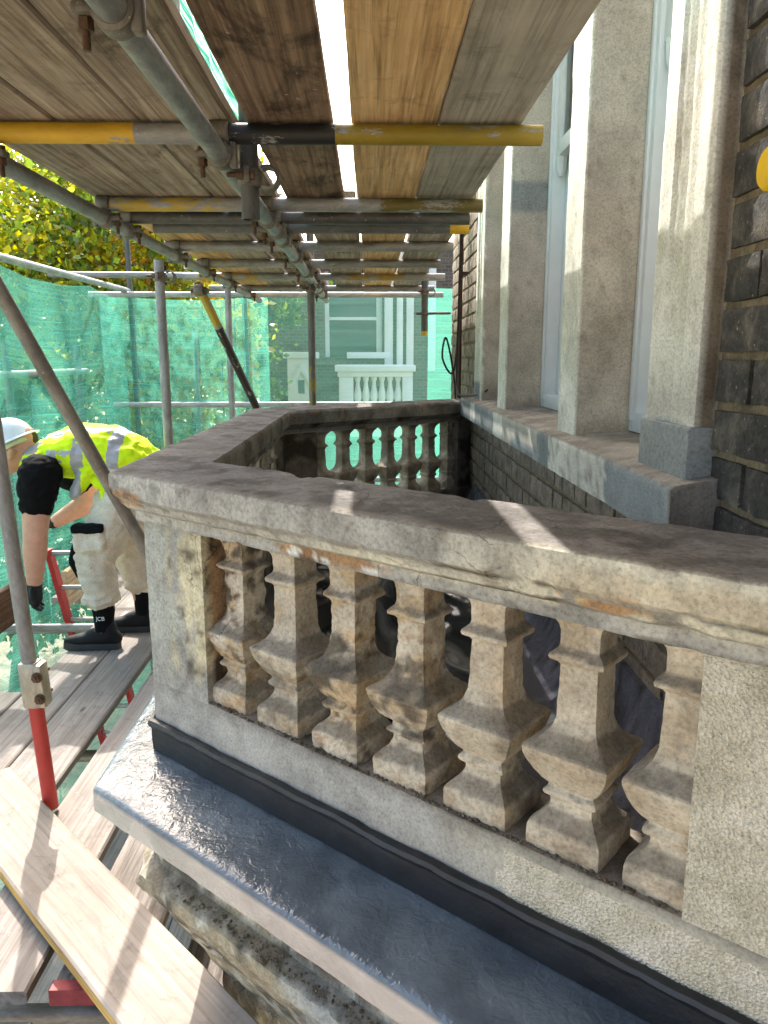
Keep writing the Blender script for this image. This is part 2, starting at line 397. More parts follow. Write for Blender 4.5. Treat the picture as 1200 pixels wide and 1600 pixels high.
# colours of the stonework
CEM = srgb(180,176,162); CEM2 = srgb(156,152,140); CREAM = srgb(214,206,176); OCH = srgb(176,132,78); OCH2 = srgb(200,168,112)
GRIME = srgb(94,84,68); SAND = srgb(200,184,154); TOPC = srgb(148,141,134); TOPD = srgb(116,109,102)
def coping_paint(p, nrm):
    s = (Vector(p)-O0).dot(U); d = (Vector(p)-O0).dot(IN)
    w1 = FB(p, 9, 1); w2 = FB(p, 26, 2); w3 = FB(p, 4, 3)
    if nrm[2] > 0.6:
        c = mixc(TOPC, TOPD, sstep(-0.1, 0.5, w1 + 0.35*sstep(0.25, 0.5, s)))
        c = mixc(c, srgb(166,156,146), sstep(0.2, 0.55, w2)*0.55)
        c = mixc(c, srgb(176,162,138), sstep(0.035, 0.0, d)*0.6)
        return c
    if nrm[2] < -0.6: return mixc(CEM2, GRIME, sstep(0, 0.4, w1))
    z = p[2] + 0.010*w1 + 0.006*w2
    c = mixc(CEM, CEM2, sstep(-0.2, 0.4, w3))
    if d > 0.1 or p[1] > 1.9:                                    # inner faces and the far side: darker cement
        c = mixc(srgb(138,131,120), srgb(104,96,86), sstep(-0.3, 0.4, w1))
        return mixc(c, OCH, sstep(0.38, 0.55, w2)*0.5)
    # cream paint left along the moulding
    band = sstep(1.196, 1.202, z)*sstep(1.224, 1.214, z)
    c = mixc(c, CREAM, band*sstep(0.12, 0.34, s + 0.25*w1)*0.95)
    c = mixc(c, CREAM, sstep(0.62, 0.8, s + 0.12*w1)*sstep(1.205, 1.222, z)*0.8)
    c = mixc(c, OCH2, sstep(0.72, 0.86, s+0.1*w2)*sstep(1.226, 1.236, z)*sstep(1.268, 1.254, z)*0.4)
    e = ((s-0.86)/0.075)**2 + ((p[2]-1.224)/0.011)**2            # bare ochre streak on the right
    c = mixc(c, mixc(OCH, OCH2, sstep(-.1, .3, w2)), sstep(1.25, 0.8, e + 0.9*w1))
    e = ((s-0.37)/0.12)**2 + ((p[2]-1.188)/0.014)**2             # bare ochre above the third baluster
    c = mixc(c, mixc(OCH, srgb(150,108,62), sstep(0, .3, w1)), sstep(1.3, 0.8, e + 0.9*w2))
    c = mixc(c, srgb(222,222,214), sstep(1.5, 0.8, e)*sstep(0.22, 0.34, FB(p, 55, 6)))
    e = ((s+0.13)/0.06)**2 + ((p[2]-1.233)/0.017)**2             # broken ochre corner
    c = mixc(c, mixc(OCH, srgb(140,104,66), sstep(0, .3, w2)), sstep(1.3, 0.85, e + 0.8*w1))
    c = mixc(c, GRIME, sstep(0.36, 0.55, w2)*0.45)
    return c
def rail_paint(p, nrm):
    s = (Vector(p)-O0).dot(U); w1 = FB(p, 9, 11); w2 = FB(p, 30, 12)
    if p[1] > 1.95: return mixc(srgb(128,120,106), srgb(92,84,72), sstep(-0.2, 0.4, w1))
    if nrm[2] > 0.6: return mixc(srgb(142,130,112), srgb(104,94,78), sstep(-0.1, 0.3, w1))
    c = mixc(srgb(174,170,158), srgb(160,156,145), sstep(-0.3, 0.4, w1))
    c = mixc(c, srgb(188,180,156), sstep(0.5, 0.75, s + 0.1*w1))
    c = mixc(c, GRIME, sstep(0.80, 0.825, p[2] + 0.012*w2)*0.45)
    return c
def pier_paint(p, nrm):
    w1 = FB(p, 8, 21); w2 = FB(p, 34, 22); w3 = FB((p[0], p[1], p[2]*0.35), 14, 23)
    s = (Vector(p)-O0).dot(U); dd = (Vector(p)-O0).dot(IN)
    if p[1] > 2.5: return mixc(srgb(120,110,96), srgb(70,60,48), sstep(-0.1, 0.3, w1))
    c = mixc(srgb(168,168,152), CEM2, sstep(-0.2, 0.3, w1))
    t = sstep(-0.11, -0.06, s + 0.03*w1)*sstep(0.86, 0.93, p[2] + 0.04*w1)
    c = mixc(c, mixc(srgb(206,192,146), srgb(182,164,120), sstep(-.2, .4, w2)), t*sstep(-0.35, 0.05, w3))
    c = mixc(c, GRIME, t*sstep(0.16, 0.4, w2 + 0.3*w3)*0.75)
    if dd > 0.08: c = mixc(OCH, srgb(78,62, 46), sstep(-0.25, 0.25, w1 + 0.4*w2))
    return c
def bal_paint(er):
    def f(p, nrm):
        w1 = FB(p, 13, 31); w2 = FB(p, 42, 32); w3 = FB(p, 5, 33)
        c = mixc(SAND, srgb(182,164,134), sstep(-0.2, 0.4, w1))
        c = mixc(c, OCH2, sstep(0.0, 0.35, w1)*(0.12 + 0.6*er))
        c = mixc(c, OCH, sstep(0.15, 0.4, w2)*er*0.6)
        c = mixc(c, GRIME, sstep(0.05 + 0.25*(1-er), 0.42 + 0.3*(1-er), w3 + 0.5*w2)*(0.35 + 0.6*er))
        if nrm[2] > 0.5: c = mixc(c, srgb(112,102,86), 0.55)
        return c
    return f

balcony = empty('stone_balcony', (0.0, YC, -0.2), 'weathered stone balcony with chunky balusters and a shiny blue grey ledge', 'balcony')

COP = [(0.006,1.281),(0.001,1.278),(0.0,1.272),(0.0,1.236),(0.008,1.228),(0.014,1.222),(0.016,1.214),(0.024,1.207),(0.042,1.203),(0.05,1.198),(0.052,1.176),
       (0.19,1.175),(0.192,1.196),(0.206,1.206),(0.222,1.214),(0.234,1.222),(0.235,1.27),(0.225,1.280)]
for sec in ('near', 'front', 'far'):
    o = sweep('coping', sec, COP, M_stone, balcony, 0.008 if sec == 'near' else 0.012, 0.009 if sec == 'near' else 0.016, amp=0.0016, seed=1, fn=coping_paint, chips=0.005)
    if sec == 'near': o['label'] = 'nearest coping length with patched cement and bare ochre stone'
RAIL = [(0.068,0.60),(0.066,0.70),(0.065,0.822),(0.068,0.826),(0.205,0.826),(0.208,0.822),(0.208,0.60)]
def rail_ends(sec, d, z):
    return sec_ends(sec, d, z)
for sec in ('near', 'front', 'far'):
    o = sweep('base_rail', sec, RAIL, [M_smooth2, M_pebble], balcony, 0.012, 0.012, amp=0.0012, seed=4, fn=rail_paint)
    if sec == 'near':
        mi = []
        for pl in o.data.polygons:
            c = pl.center + wpos(o); s = (c-O0).dot(U) + 0.03*N(c, 30)
            mi.append(1 if s > 0.70 and c.z < 0.815 and (c-O0).dot(IN) < 0.09 else 0)
        o.data.polygons.foreach_set('material_index', mi)

def column(name, plan, z0, z1, mat, parent, amp, seed, fn=None, res=0.012):
    P = subdiv([(p[0], p[1]) for p in plan], res); k = int((z1-z0)/res)
    mb = MB(); mb.loft([[(x, y, z0+(z1-z0)*i/k) for x, y in P] for i in range(k+1)], True, True)
    o = mb.build(name, mat, parent)
    if amp: rough(o, amp, seed)
    if fn: paint(o, fn)
    return o
dF = 0.067
pc = cant(s_corner(dF), dF, 0); pi_ = cant(s_corner(0.2), 0.2, 0)
plan = [pc, cant(0.022, dF, 0), cant(0.022, 0.2, 0), pi_, Vector((XF+KF*0.2, pc.y+0.21, 0)), Vector((XF+KF*dF, pc.y+0.21, 0))]
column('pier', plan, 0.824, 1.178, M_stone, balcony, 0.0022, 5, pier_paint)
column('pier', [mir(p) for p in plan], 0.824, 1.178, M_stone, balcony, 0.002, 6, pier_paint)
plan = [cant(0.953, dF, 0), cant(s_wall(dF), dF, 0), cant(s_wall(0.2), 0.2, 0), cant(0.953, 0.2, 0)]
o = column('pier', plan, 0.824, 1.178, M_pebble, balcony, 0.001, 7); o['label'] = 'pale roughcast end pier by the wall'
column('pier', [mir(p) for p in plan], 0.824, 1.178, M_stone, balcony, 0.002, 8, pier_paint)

BP = [(0.0,1.0),(0.085,1.0),(0.10,0.97),(0.125,0.80),(0.15,0.66),(0.175,0.575),(0.20,0.56),(0.205,0.60),(0.215,0.70),(0.23,0.735),(0.245,0.70),(0.252,0.60),
      (0.262,0.62),(0.285,0.76),(0.32,0.90),(0.365,1.04),(0.405,1.12),(0.428,1.14),(0.438,1.09),(0.452,0.93),(0.475,0.75),(0.505,0.62),(0.545,0.54),(0.62,0.525),(0.70,0.51),
      (0.765,0.50),(0.775,0.56),(0.785,0.70),(0.80,0.735),(0.815,0.70),(0.825,0.58),(0.84,0.52),(0.90,0.52),(0.93,0.56),(0.955,0.66),(0.975,0.82),(1.0,0.88)]
H = 0.352; W = 0.0555
def baluster_mesh(er, seed, rows=84, ns_=11):
    ts = [p[0] for p in BP]; wsx = [p[1] for p in BP]; rings = []
    for i in range(rows+1):
        t = i/rows; w = float(np.interp(t, ts, wsx))*W
        ring = []
        for side in range(4):
            for j in range(ns_):
                q = -1 + 2*j/ns_
                x, y = [(q, -1), (1, q), (-q, 1), (-1, -q)][side]
                m_ = abs(q); rr_ = 1 - 0.022*max(0, (m_-0.8)/0.2)**2
                ring.append((x*w*rr_, y*w*rr_, t*H))
        rings.append(ring)
    mb = MB(); mb.loft(rings, True, True)
    me = mb.mesh('baluster')
    nm = [v.normal.copy() for v in me.vertices]
    for v, nn in zip(me.vertices, nm):
        p = v.co + Vector((seed*1.7, seed*0.9, 0))
        h = 0.0012*FB(p, 40, 1, 3) + 0.0010*N(p, 9)*1.5
        if er > 0:
            h += er*(-0.0055*max(0, FB(p, 24, 2, 4)+0.05) + 0.002*FB(p, 75, 3, 3) - 0.006*max(0, N(p, 11, 4)-0.15))
        v.co += nn*h
    me.update(); return me
def place_bal(me, mat, p, rz, fn=None):
    o = link_mesh('baluster', me, mat, balcony); o.location = p - wpos(balcony); o.rotation_euler = (0, 0, rz)
    if fn and 'Col' not in me.color_attributes:
        w = Vector(p); a_ = me.color_attributes.new('Col', 'FLOAT_COLOR', 'POINT')
        out = np.ones((len(me.vertices), 4), dtype=np.float32)
        for i, v in enumerate(me.vertices):
            c = fn(v.co + w, v.normal); l_ = 0.3*c[0]+0.59*c[1]+0.11*c[2]; out[i, :3] = [l_+(x-l_)*SAT for x in c]
        a_.data.foreach_set('color', out.ravel())
    return o
ER = [1.0, 0.3, 0.95, 0.8, 0.15, 0.1, 0.1]
for i in range(7):
    place_bal(baluster_mesh(ER[i], i+1), M_stone if ER[i] > 0.5 else M_mid, cant(0.066 + 0.1435*i, 0.134, 0.825), -TH, bal_paint(ER[i]))
shared = [baluster_mesh(0.5, 11+k, 44, 7) for k in range(3)]
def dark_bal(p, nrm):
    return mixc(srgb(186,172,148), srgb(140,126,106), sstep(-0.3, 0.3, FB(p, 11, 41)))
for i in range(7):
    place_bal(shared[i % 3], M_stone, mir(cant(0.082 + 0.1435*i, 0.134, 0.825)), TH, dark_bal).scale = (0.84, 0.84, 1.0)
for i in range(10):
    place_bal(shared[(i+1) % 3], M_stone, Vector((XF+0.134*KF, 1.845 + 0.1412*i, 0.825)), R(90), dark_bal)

# slab with the glossy coating, then the lead upstand
BLUE = srgb(94,108,119); BEIGE = srgb(192,176,160)
def slab_paint(p, nrm):
    w = FB(p, 12, 51); d = (Vector(p)-O0).dot(IN)
    c = mixc(BLUE, srgb(78,92,104), sstep(-0.3, 0.3, w))
    if nrm[2] < 0.45: c = mixc(c, BEIGE, sstep(0.45, 0.1, nrm[2]))
    return c
SLAB = [(0.09,0.668),(0.02,0.664),(-0.04,0.660),(-0.08,0.656),(-0.092,0.653),(-0.0965,0.648),(-0.098,0.640),(-0.097,0.602),(-0.09,0.598),(0.09,0.598)]
for sec in ('near', 'front', 'far'):
    sweep('slab_ledge', sec, SLAB, M_coat, balcony, 0.008, 0.012, amp=0.0016, seed=9, fn=slab_paint)
LEAD = [(0.056,0.668),(0.055,0.69),(0.0555,0.718),(0.050,0.724),(0.047,0.731),(0.050,0.738),(0.060,0.740),(0.066,0.737),(0.066,0.668)]
for sec in ('near', 'front', 'far'):
    o = sweep('lead_flashing', sec, LEAD, M_lead, balcony, 0.004, 0.012)
    me = o.data
    for v in me.vertices:
        p = v.co + wpos(o)
        if p.z > 0.715: v.co.z += 0.0035*N(p, 14) + 0.002*N(p, 40)
        if sec == 'near': v.co -= IN*(0.0025*max(0, N(p, 22))*(1 if p.z > 0.67 else 0))
# crumbling stone courses under the ledge
def corb_paint(p, nrm):
    w1 = FB(p, 9, 61); w2 = FB(p, 30, 62); s = (Vector(p)-O0).dot(U)
    c = mixc(srgb(168,150,112), srgb(134,124,104), sstep(-0.2, 0.3, w1))
    c = mixc(c, OCH2, sstep(0.575, 0.59, p[2])*0.8)
    c = mixc(c, CREAM, sstep(0.12, 0.36, w2)*0.7)
    c = mixc(c, GRIME, sstep(0.05, 0.4, w1 - 0.5*w2)*0.7)
    if p[2] < 0.41: c = mixc(c, srgb(164,166,156), sstep(0.22, 0.34, s + 0.06*w1)*0.9)
    if nrm[2] > 0.6: c = mixc(c, srgb(116,106,88), 0.6)
    return c
CORB = [(0.24,0.598),(-0.062,0.598),(-0.058,0.588),(-0.02,0.580),(0.03,0.572),(0.045,0.55),(0.046,0.42),(0.042,0.405),(0.012,0.399),(0.0,0.394),(-0.003,0.368),(0.008,0.352),(0.028,0.34),(0.045,0.31),(0.07,0.25),(0.11,0.18),(0.15,0.11),(0.19,0.03),(0.195,-0.18),(0.24,-0.18)]
for sec in ('near', 'front', 'far'):
    sweep('corbel_course', sec, CORB, M_stone, balcony, 0.012, 0.012 if sec == 'near' else 0.03, amp=0.005, seed=12, fn=corb_paint, chips=0.014)
# floor of the balcony and the painted upstand against the wall
def upst_paint(p, nrm):
    c = mixc(srgb(104,108,124), srgb(80,83,96), sstep(-0.3, 0.3, FB(p, 8, 71)))
    return mixc(c, srgb(58,54,50), sstep(0.22, 0.4, FB(p, 38, 72)))
mb = MB(); ylo, yhi = 1.07, 2*YC-1.07
rows = []
for i in range(120):
    y = ylo + (yhi-ylo)*i/119
    rows.append([(0.43, y, 0.702), (0.45, y, 0.712), (0.475, y, 0.735), (0.50, y, 0.775), (0.522, y, 0.83), (0.532, y, 0.865), (0.553, y, 0.87), (0.553, y, 0.70), (0.43, y, 0.69)])
mb.loft(rows, True, True); o = mb.build('wall_upstand', M_stone, balcony); rough(o, 0.0025, 13); paint(o, upst_paint)
mb = MB()
pts = [cant(s_corner(0.2), 0.2, 0), cant(s_wall(0.2), 0.2, 0)]
pl = [pts[0], pts[1], mir(pts[1]), mir(pts[0])]
mb.loft([[(p.x, p.y, 0.60) for p in pl], [(p.x, p.y, 0.70) for p in pl]], True, True); mb.build('floor', M_navy, balcony, smooth=False)

# black plastic sheet left on the balcony floor
mb = MB(); nx, ny = 46, 70; V = []
for j in range(ny+1):
    for i in range(nx+1):
        x = -0.27 + 0.62*i/nx; y = 1.60 + 1.5*j/ny
        x += 0.02*N((x, y, 1), 5); 
        h = 0.03*max(0, FB((x*1.2, y, 3), 5, 3, 3)) + 0.05*abs(N((x+y*0.7, y*0.25, 0), 5)) * sstep(0, 0.2, i/nx)*sstep(0, 0.2, 1-i/nx)
        h += 0.17*math.exp(-((x-0.02)/0.12)**2 - ((y-2.15)/0.28)**2)
        edge = sstep(0, 0.06, j/ny)*sstep(0, 0.06, 1-j/ny)
        V.append((x, y, 0.709 + h*edge))
F = [(j*(nx+1)+i, j*(nx+1)+i+1, (j+1)*(nx+1)+i+1, (j+1)*(nx+1)+i) for j in range(ny) for i in range(nx)]
mb.add(V, F)
o = mb.thing('plastic_sheet', M_polythene, 'crumpled black plastic sheet lying on the balcony floor behind the balusters', 'plastic sheet')
md = o.modifiers.new('thickness', 'SOLIDIFY'); md.thickness = 0.002
# loose mortar crumbs along the base rail and ledges
mb = MB()
def crumb(p, r):
    bm = bmesh.new(); bmesh.ops.create_icosphere(bm, subdivisions=1, radius=r)
    sx, sy, sz = random.uniform(.7, 1.3), random.uniform(.7, 1.3), random.uniform(.5, .9)
    for v_ in bm.verts: v_.co = Vector((v_.co.x*sx, v_.co.y*sy, v_.co.z*sz))*random.uniform(.8, 1.2) + p
    bm.verts.index_update(); mb.add([v_.co[:] for v_ in bm.verts], [[v_.index for v_ in f.verts] for f in bm.faces]); bm.free()
for i in range(900):
    s = random.uniform(0.02, 0.95); gapk = ((s-0.066+0.0717) % 0.1435)/0.1435
    d = 0.07 + abs(random.gauss(0, 0.02)) if abs(gapk-0.5) < 0.38 else 0.069 + random.random()*0.006
    r = abs(random.gauss(0.0012, 0.0011)) + 0.0006
    crumb(cant(s, min(d, 0.2), 0.8265 + r*0.3), r)
for i in range(500):
    s = random.uniform(-0.06, 0.8); r = abs(random.gauss(0.0014, 0.0013)) + 0.0006
    crumb(cant(s, random.uniform(0.004, 0.042), 0.402 + r*0.4), r)
o = mb.build('mortar_crumbs', M_grit); tag(o, 'loose mortar crumbs along the balcony base rail and ledge', None, None, 'stuff')

# ------------------------------------------------------------------ the brick house on the right
house = empty('brick_house', (0.9, 2.5, GZ), 'dark brick house wall with a three light stone framed window beside the balcony', 'house')
mb = MB(); XM = 0.5555; XB = 0.9
for a, b_ in [((XM,-3.2,GZ),(XB,5.22,1.29)), ((XM,-3.2,1.29),(XB,1.25,3.3)), ((XM,3.77,1.29),(XB,5.22,3.3)), ((XM,-3.2,3.3),(XB,5.22,7.2))]: mb.box(a, b_)
wall = mb.build('wall', M_mortar, house, smooth=False)
mb = MB(); mb.box((2.6,-3.2,GZ),(2.7,5.22,7.2)); mb.box((XB,-3.2,GZ),(2.6,-3.1,7.2)); mb.box((XB,5.12,GZ),(2.6,5.22,7.2)); mb.box((XB,-3.1,7.1),(2.6,5.12,7.2)); mb.box((XB,-3.1,0.2),(2.6,5.12,0.3))
mb.build('room_walls', M_dark, house, smooth=False)

def brick_mesh(L_, seed, h=0.063, dep=0.05):
    nx, ny, nz = 4, max(4, int(L_/0.022)), 5
    bm = bmesh.new(); bmesh.ops.create_cube(bm, size=1)
    bmesh.ops.subdivide_edges(bm, edges=[e for e in bm.edges if abs(e.verts[0].co.y-e.verts[1].co.y) > .5], cuts=ny-1)
    bmesh.ops.subdivide_edges(bm, edges=[e for e in bm.edges if abs(e.verts[0].co.z-e.verts[1].co.z) > .5], cuts=nz-1)
    for v_ in bm.verts:
        q = v_.co.copy(); fr_ = q.x < 0
        ey = max(0, abs(q.y)*2-0.93)/0.07 if False else (1 if abs(abs(q.y)-.5) < 1e-4 else 0); ez = 1 if abs(abs(q.z)-.5) < 1e-4 else 0
        p = Vector((q.x*dep, q.y*L_, q.z*h))
        sh = 0.0016 if fr_ else 0
        if fr_ and (ey or ez): p.x += sh*(1 + 0.6*N(p, 60, seed))
        p += Vector((0.003 if fr_ else 0, 0.0024, 0.0024))*FB(p, 28, seed, 3)
        if ey: p.y *= 1 - 0.006*(1+N(p, 40, seed+1))
        if ez: p.z *= 1 - 0.03*(1+N(p, 30, seed+2))*0.6
        v_.co = p
    me = bpy.data.meshes.new('brick'); bm.to_mesh(me); bm.free()
    me.polygons.foreach_set('use_smooth', [True]*len(me.polygons)); me.set_sharp_from_angle(angle=R(50))
    return me
BR = {(L_, k): [brick_mesh(L_, i + 10*k) for i in range(5)] for L_ in (0.215, 0.1025, 0.06) for k in (0, 1)}
for (L_, k), ml in BR.items():
    for me in ml: me.materials.append([M_brick, M_brick2][k])
def lay(y0, y1, k0, k1, kind, start_end=False):
    for k in range(k0, k1):
        z = 1.503 + 0.0758*k + 0.0379
        y = y1 if start_end else y0
        flip = k % 2
        pat = [0.1025, 0.215] if flip else [0.215, 0.1025]
        i = 0
        if start_end and not flip: y -= 0.004
        while True:
            L_ = pat[i % 2]; i += 1
            if start_end:
                if y - L_ < y0: break
                yc = y - L_/2; y -= L_ + 0.0105
            else:
                if y + L_ > y1:
                    if y + 0.06 <= y1: L_ = 0.06
                    else: break
                yc = y + L_/2; y += L_ + 0.0105
            me = random.choice(BR[(L_, kind)])
            o = bpy.data.objects.new('brick', me); COL.objects.link(o); o.parent = wall
            o.location = Vector((0.545 + 0.025 + random.uniform(-.002, .002), yc, z + random.uniform(-.0012, .0012))) - wpos(wall)
            o.rotation_euler = (random.uniform(-.006, .006), 0, random.uniform(-.008, .008))
lay(0.60, 1.212, -9, 9, 0, True)
lay(1.225, 3.99, -9, -4, 1)
lay(3.83, 5.215, -9, 10, 1)

# long stone sill with repaired lengths
def sill_paint(p, nrm):
    w1 = FB(p, 9, 81); w2 = FB(p, 32, 82); y = p[1] + 0.02*w1
    c = srgb(206,204,188)
    if nrm[2] > 0.6:
        c = mixc(srgb(160,150,136), srgb(138,128,116), sstep(-.2, .3, w1)); return mixc(c, srgb(120,108,94), sstep(0.2, 0.4, w2)*0.5)
    cem = mixc(srgb(146,153,154), srgb(134,140,141), sstep(-.2, .3, w1))
    if nrm[1] < -0.6: return mixc(srgb(122,114,102), srgb(104,96,86), sstep(-.2, .3, w1))
    if y < 1.515: return cem
    if y < 2.02: c = mixc(srgb(214,211,196), srgb(186,180,162), sstep(0.0, 0.4, w2))
    elif y < 2.16: c = cem
    elif y < 2.75: c = mixc(srgb(186,180,164), cem, sstep(1.252, 1.24, p[2] + 0.012*w1)*(1 if y < 2.55 else 0))
    elif y < 2.95: c = srgb(210,208,194)
    elif y < 3.45: c = cem
    elif y < 3.6: c = srgb(208,206,192)
    else: c = cem
    return mixc(c, srgb(150,138,118), sstep(0.35, 0.55, w2)*0.4)
SP = subdiv([(0.475,1.214),(0.473,1.296),(0.478,1.303),(0.556,1.3155),(0.70,1.322),(0.70,1.214)], 0.014)
mb = MB(); k = 200
mb.loft([[(x, 1.18 + 2.82*i/k, z) for x, z in SP] for i in range(k+1)], True, True)
o = mb.build('window_sill', M_smooth, house); rough(o, 0.0016, 21); paint(o, sill_paint)

def stone_post(name, y0, y1, z0, z1, prof, fn, amp=0.0016):
    P = subdiv([(x, y) for x, y in prof], 0.012); k = int((z1-z0)/0.02)
    mb = MB(); mb.loft([[(x, y, z0+(z1-z0)*i/k) for x, y in P] for i in range(k+1)], True, True)
    o = mb.build(name, M_smooth, house); rough(o, amp, 31 + y0); paint(o, fn); return o
CR1 = srgb(216,218,200); CR2 = srgb(228,229,214); ML1 = srgb(188,178,160); ML2 = srgb(174,163,145)
def mull_paint(y0):
    def f(p, nrm):
        w1 = FB(p, 5, 91); w2 = FB(p, 40, 92)
        if nrm[0] < -0.6:
            c = mixc(CR2, CR1, sstep(-.2, .3, w1)); return mixc(c, srgb(170,160,136), sstep(0.4, 0.6, w2)*0.5)
        c = mixc(ML1, ML2, sstep(-.3, .3, w1)); c = mixc(c, srgb(128,114,96), sstep(0.5, 0.7, w2)*0.5)
        c = mixc(c, srgb(198,190,170), sstep(0.63, 0.65, p[0])*0.7)
        if y0 > 2.5 and 2.03 < p[2] < 2.12: c = mixc(c, srgb(132,136,136), 0.9)
        if p[2] < 1.36: c = mixc(c, srgb(132,116,92), sstep(1.36, 1.32, p[2] + 0.02*w1)*0.5)
        return c
    return f
for y0, y1 in ((1.925, 2.10), (2.93, 3.105)):
    stone_post('mullion', y0, y1, 1.308, 3.3, [(0.521,y0),(0.515,y0+.006),(0.515,y1-.006),(0.521,y1),(0.66,y1),(0.66,y0)], mull_paint(y0))
def arch_paint(p, nrm):
    w1 = FB(p, 6, 95); w2 = FB(p, 36, 96)
    if p[2] < 1.395 + 0.006*w1 and (1.235 < p[1] < 1.40 or p[1] > 3.6):
        if p[2] > 1.325 or True: return mixc(srgb(142,150,152), srgb(132,138,139), sstep(-.2, .3, w1)) if nrm[0] < -0.3 else srgb(112,108,98)
    if nrm[1] < -0.75 and p[0] > 0.524 and p[1] < 1.3:
        return mixc(srgb(134,120,96), srgb(102,88, 66), sstep(-.2, .3, w1 + 0.5*w2))
    if nrm[1] < -0.75 and p[1] > 3.5 and p[0] > 0.52: return mixc(ML1, ML2, sstep(-.3, .3, w1))
    c = mixc(CR2, CR1, sstep(-.2, .3, w1)); c = mixc(c, srgb(150,136,108), sstep(0.5, 0.535, p[0])*0.22)
    c = mixc(c, srgb(176,160,126), sstep(1.50, 1.40, p[2] + 0.06*w1)*0.25)
    return mixc(c, srgb(170,156,128), sstep(0.5, 0.7, w2)*0.5)
def arch_prof(y0, y1, flip=False):
    w = y1-y0
    pr = [(0.56,0),(0.520,0),(0.515,0.03),(0.515,0.25),(0.521,0.28),(0.523,0.33),(0.519,0.38),(0.519,0.46),(0.527,0.50),(0.527,0.56),(0.521,0.61),(0.519,0.70),(0.515,0.72),(0.515,0.97),(0.520,1.0),(0.66,1.0),(0.66,0.6),(0.56,0.6)]
    if flip: pr = [(x, 1-t) for x, t in reversed(pr)]
    return [(x, y0 + w*t) for x, t in pr]
stone_post('architrave', 1.222, 1.432, 1.30, 3.3, arch_prof(1.222, 1.432), arch_paint)
stone_post('architrave', 3.56, 3.80, 1.30, 3.3, arch_prof(3.56, 3.80, True), arch_paint)
mb = MB(); mb.box((0.508,1.214,1.306),(0.58,1.436,1.392), bev=0.004); mb.build('architrave_block', M_cement, house)
mb = MB(); mb.box((0.50,1.2,3.3),(0.66,3.82,3.62), bev=0.006); mb.build('lintel', M_cream, house)

for y0, y1 in ((1.432, 1.925), (2.10, 2.93), (3.105, 3.56)):
    wroot = empty('sash_window', (0,0,0)); wroot.parent = house; wroot.location = Vector((0.66, (y0+y1)/2, 1.31)) - wpos(house)
    mb = MB(); xf = 0.652
    for a, b_ in [((xf,y0,1.322),(xf+.09,y0+.05,3.29)), ((xf,y1-.05,1.322),(xf+.09,y1,3.29)), ((xf,y0+.05,1.322),(xf+.09,y1-.05,1.37)), ((xf,y0+.05,3.22),(xf+.09,y1-.05,3.29))]: mb.box(a, b_, bev=.003)
    mb.box((xf-.006, y0+.012, 1.35),(xf+.004, y0+.03, 3.28), bev=.002); mb.box((xf-.006, y1-.03, 1.35),(xf+.004, y1-.012, 3.28), bev=.002)
    mb.build('frame', M_frame, wroot)
    ya, yb = y0+.05, y1-.05
    mb = MB()
    for a, b_ in [((xf+.045,ya,1.37),(xf+.08,ya+.045,2.22)), ((xf+.045,yb-.045,1.37),(xf+.08,yb,2.22)), ((xf+.045,ya+.045,1.37),(xf+.08,yb-.045,1.44)), ((xf+.045,ya+.045,2.18),(xf+.08,yb-.045,2.22))]: mb.box(a, b_, bev=.003)
    mb.build('lower_sash', M_frame, wroot)
    mb = MB()
    for a, b_ in [((xf+.01,ya,2.19),(xf+.042,ya+.045,3.22)), ((xf+.01,yb-.045,2.19),(xf+.042,yb,3.22)), ((xf+.01,ya+.045,2.19),(xf+.042,yb-.045,2.24)), ((xf+.01,ya+.045,3.17),(xf+.042,yb-.045,3.22))]: mb.box(a, b_, bev=.003)
    for yy in (ya, yb-.045):                                       # sash horns
        mb.tube([(xf+.026, yy+.0225, 2.192), (xf+.026, yy+.0225, 2.15), (xf+.026, yy+.0225, 2.125)], [.02, .017, .008], 8)
    mb.build('upper_sash', M_frame, wroot)
    mb = MB(); mb.box((xf+.060,ya+.04,1.43),(xf+.064,yb-.04,2.19)); mb.build('pane', M_glass, wroot, smooth=False)
    mb = MB(); mb.box((xf+.024,ya+.04,2.23),(xf+.028,yb-.04,3.18)); mb.build('pane', M_glass, wroot, smooth=False)
    mb = MB(); kk = 60
    mb.loft([[(xf+.20+.012*math.sin(i*1.15)+.006*math.sin(i*2.9), y0+.02+(y1-y0-.04)*i/kk, 1.33), (xf+.20+.016*math.sin(i*1.15+.3), y0+.02+(y1-y0-.04)*i/kk, 3.28)] for i in range(kk+1)], False, False)
    o = mb.build('net_curtain', M_curtain, wroot); md = o.modifiers.new('t', 'SOLIDIFY'); md.thickness = 0.002

# thin iron pipe and the loose cables at the far end of the sill
M_iron = plain_mat('rusty_pipe', srgb(78,58,48), 0.7, 0.2)
M_cable = plain_mat('black_cable', srgb(34,32,31), 0.55)
mb = MB(); mb.tube([(0.515,4.42,1.02),(0.512,4.42,1.8),(0.515,4.42,2.6),(0.515,4.42,6.5)], 0.011, 10)
for z in (1.25, 1.95, 2.7): mb.box((0.512,4.405,z),(0.56,4.435,z+.02))
mb.thing('wall_pipe', M_iron, 'thin brown vertical pipe on the brick wall beyond the window', 'pipe')
def curve(pts, n=8):
    pts = [Vector(p) for p in pts]; out = []
    for i in range(len(pts)-1):
        p0 = pts[max(0, i-1)]; p1 = pts[i]; p2 = pts[i+1]; p3 = pts[min(len(pts)-1, i+2)]
        for j in range(n):
            t = j/n; out.append(0.5*((2*p1)+(p2-p0)*t+(2*p0-5*p1+4*p2-p3)*t*t+(3*p1-p0-3*p2+p3)*t**3))
    out.append(pts[-1]); return out
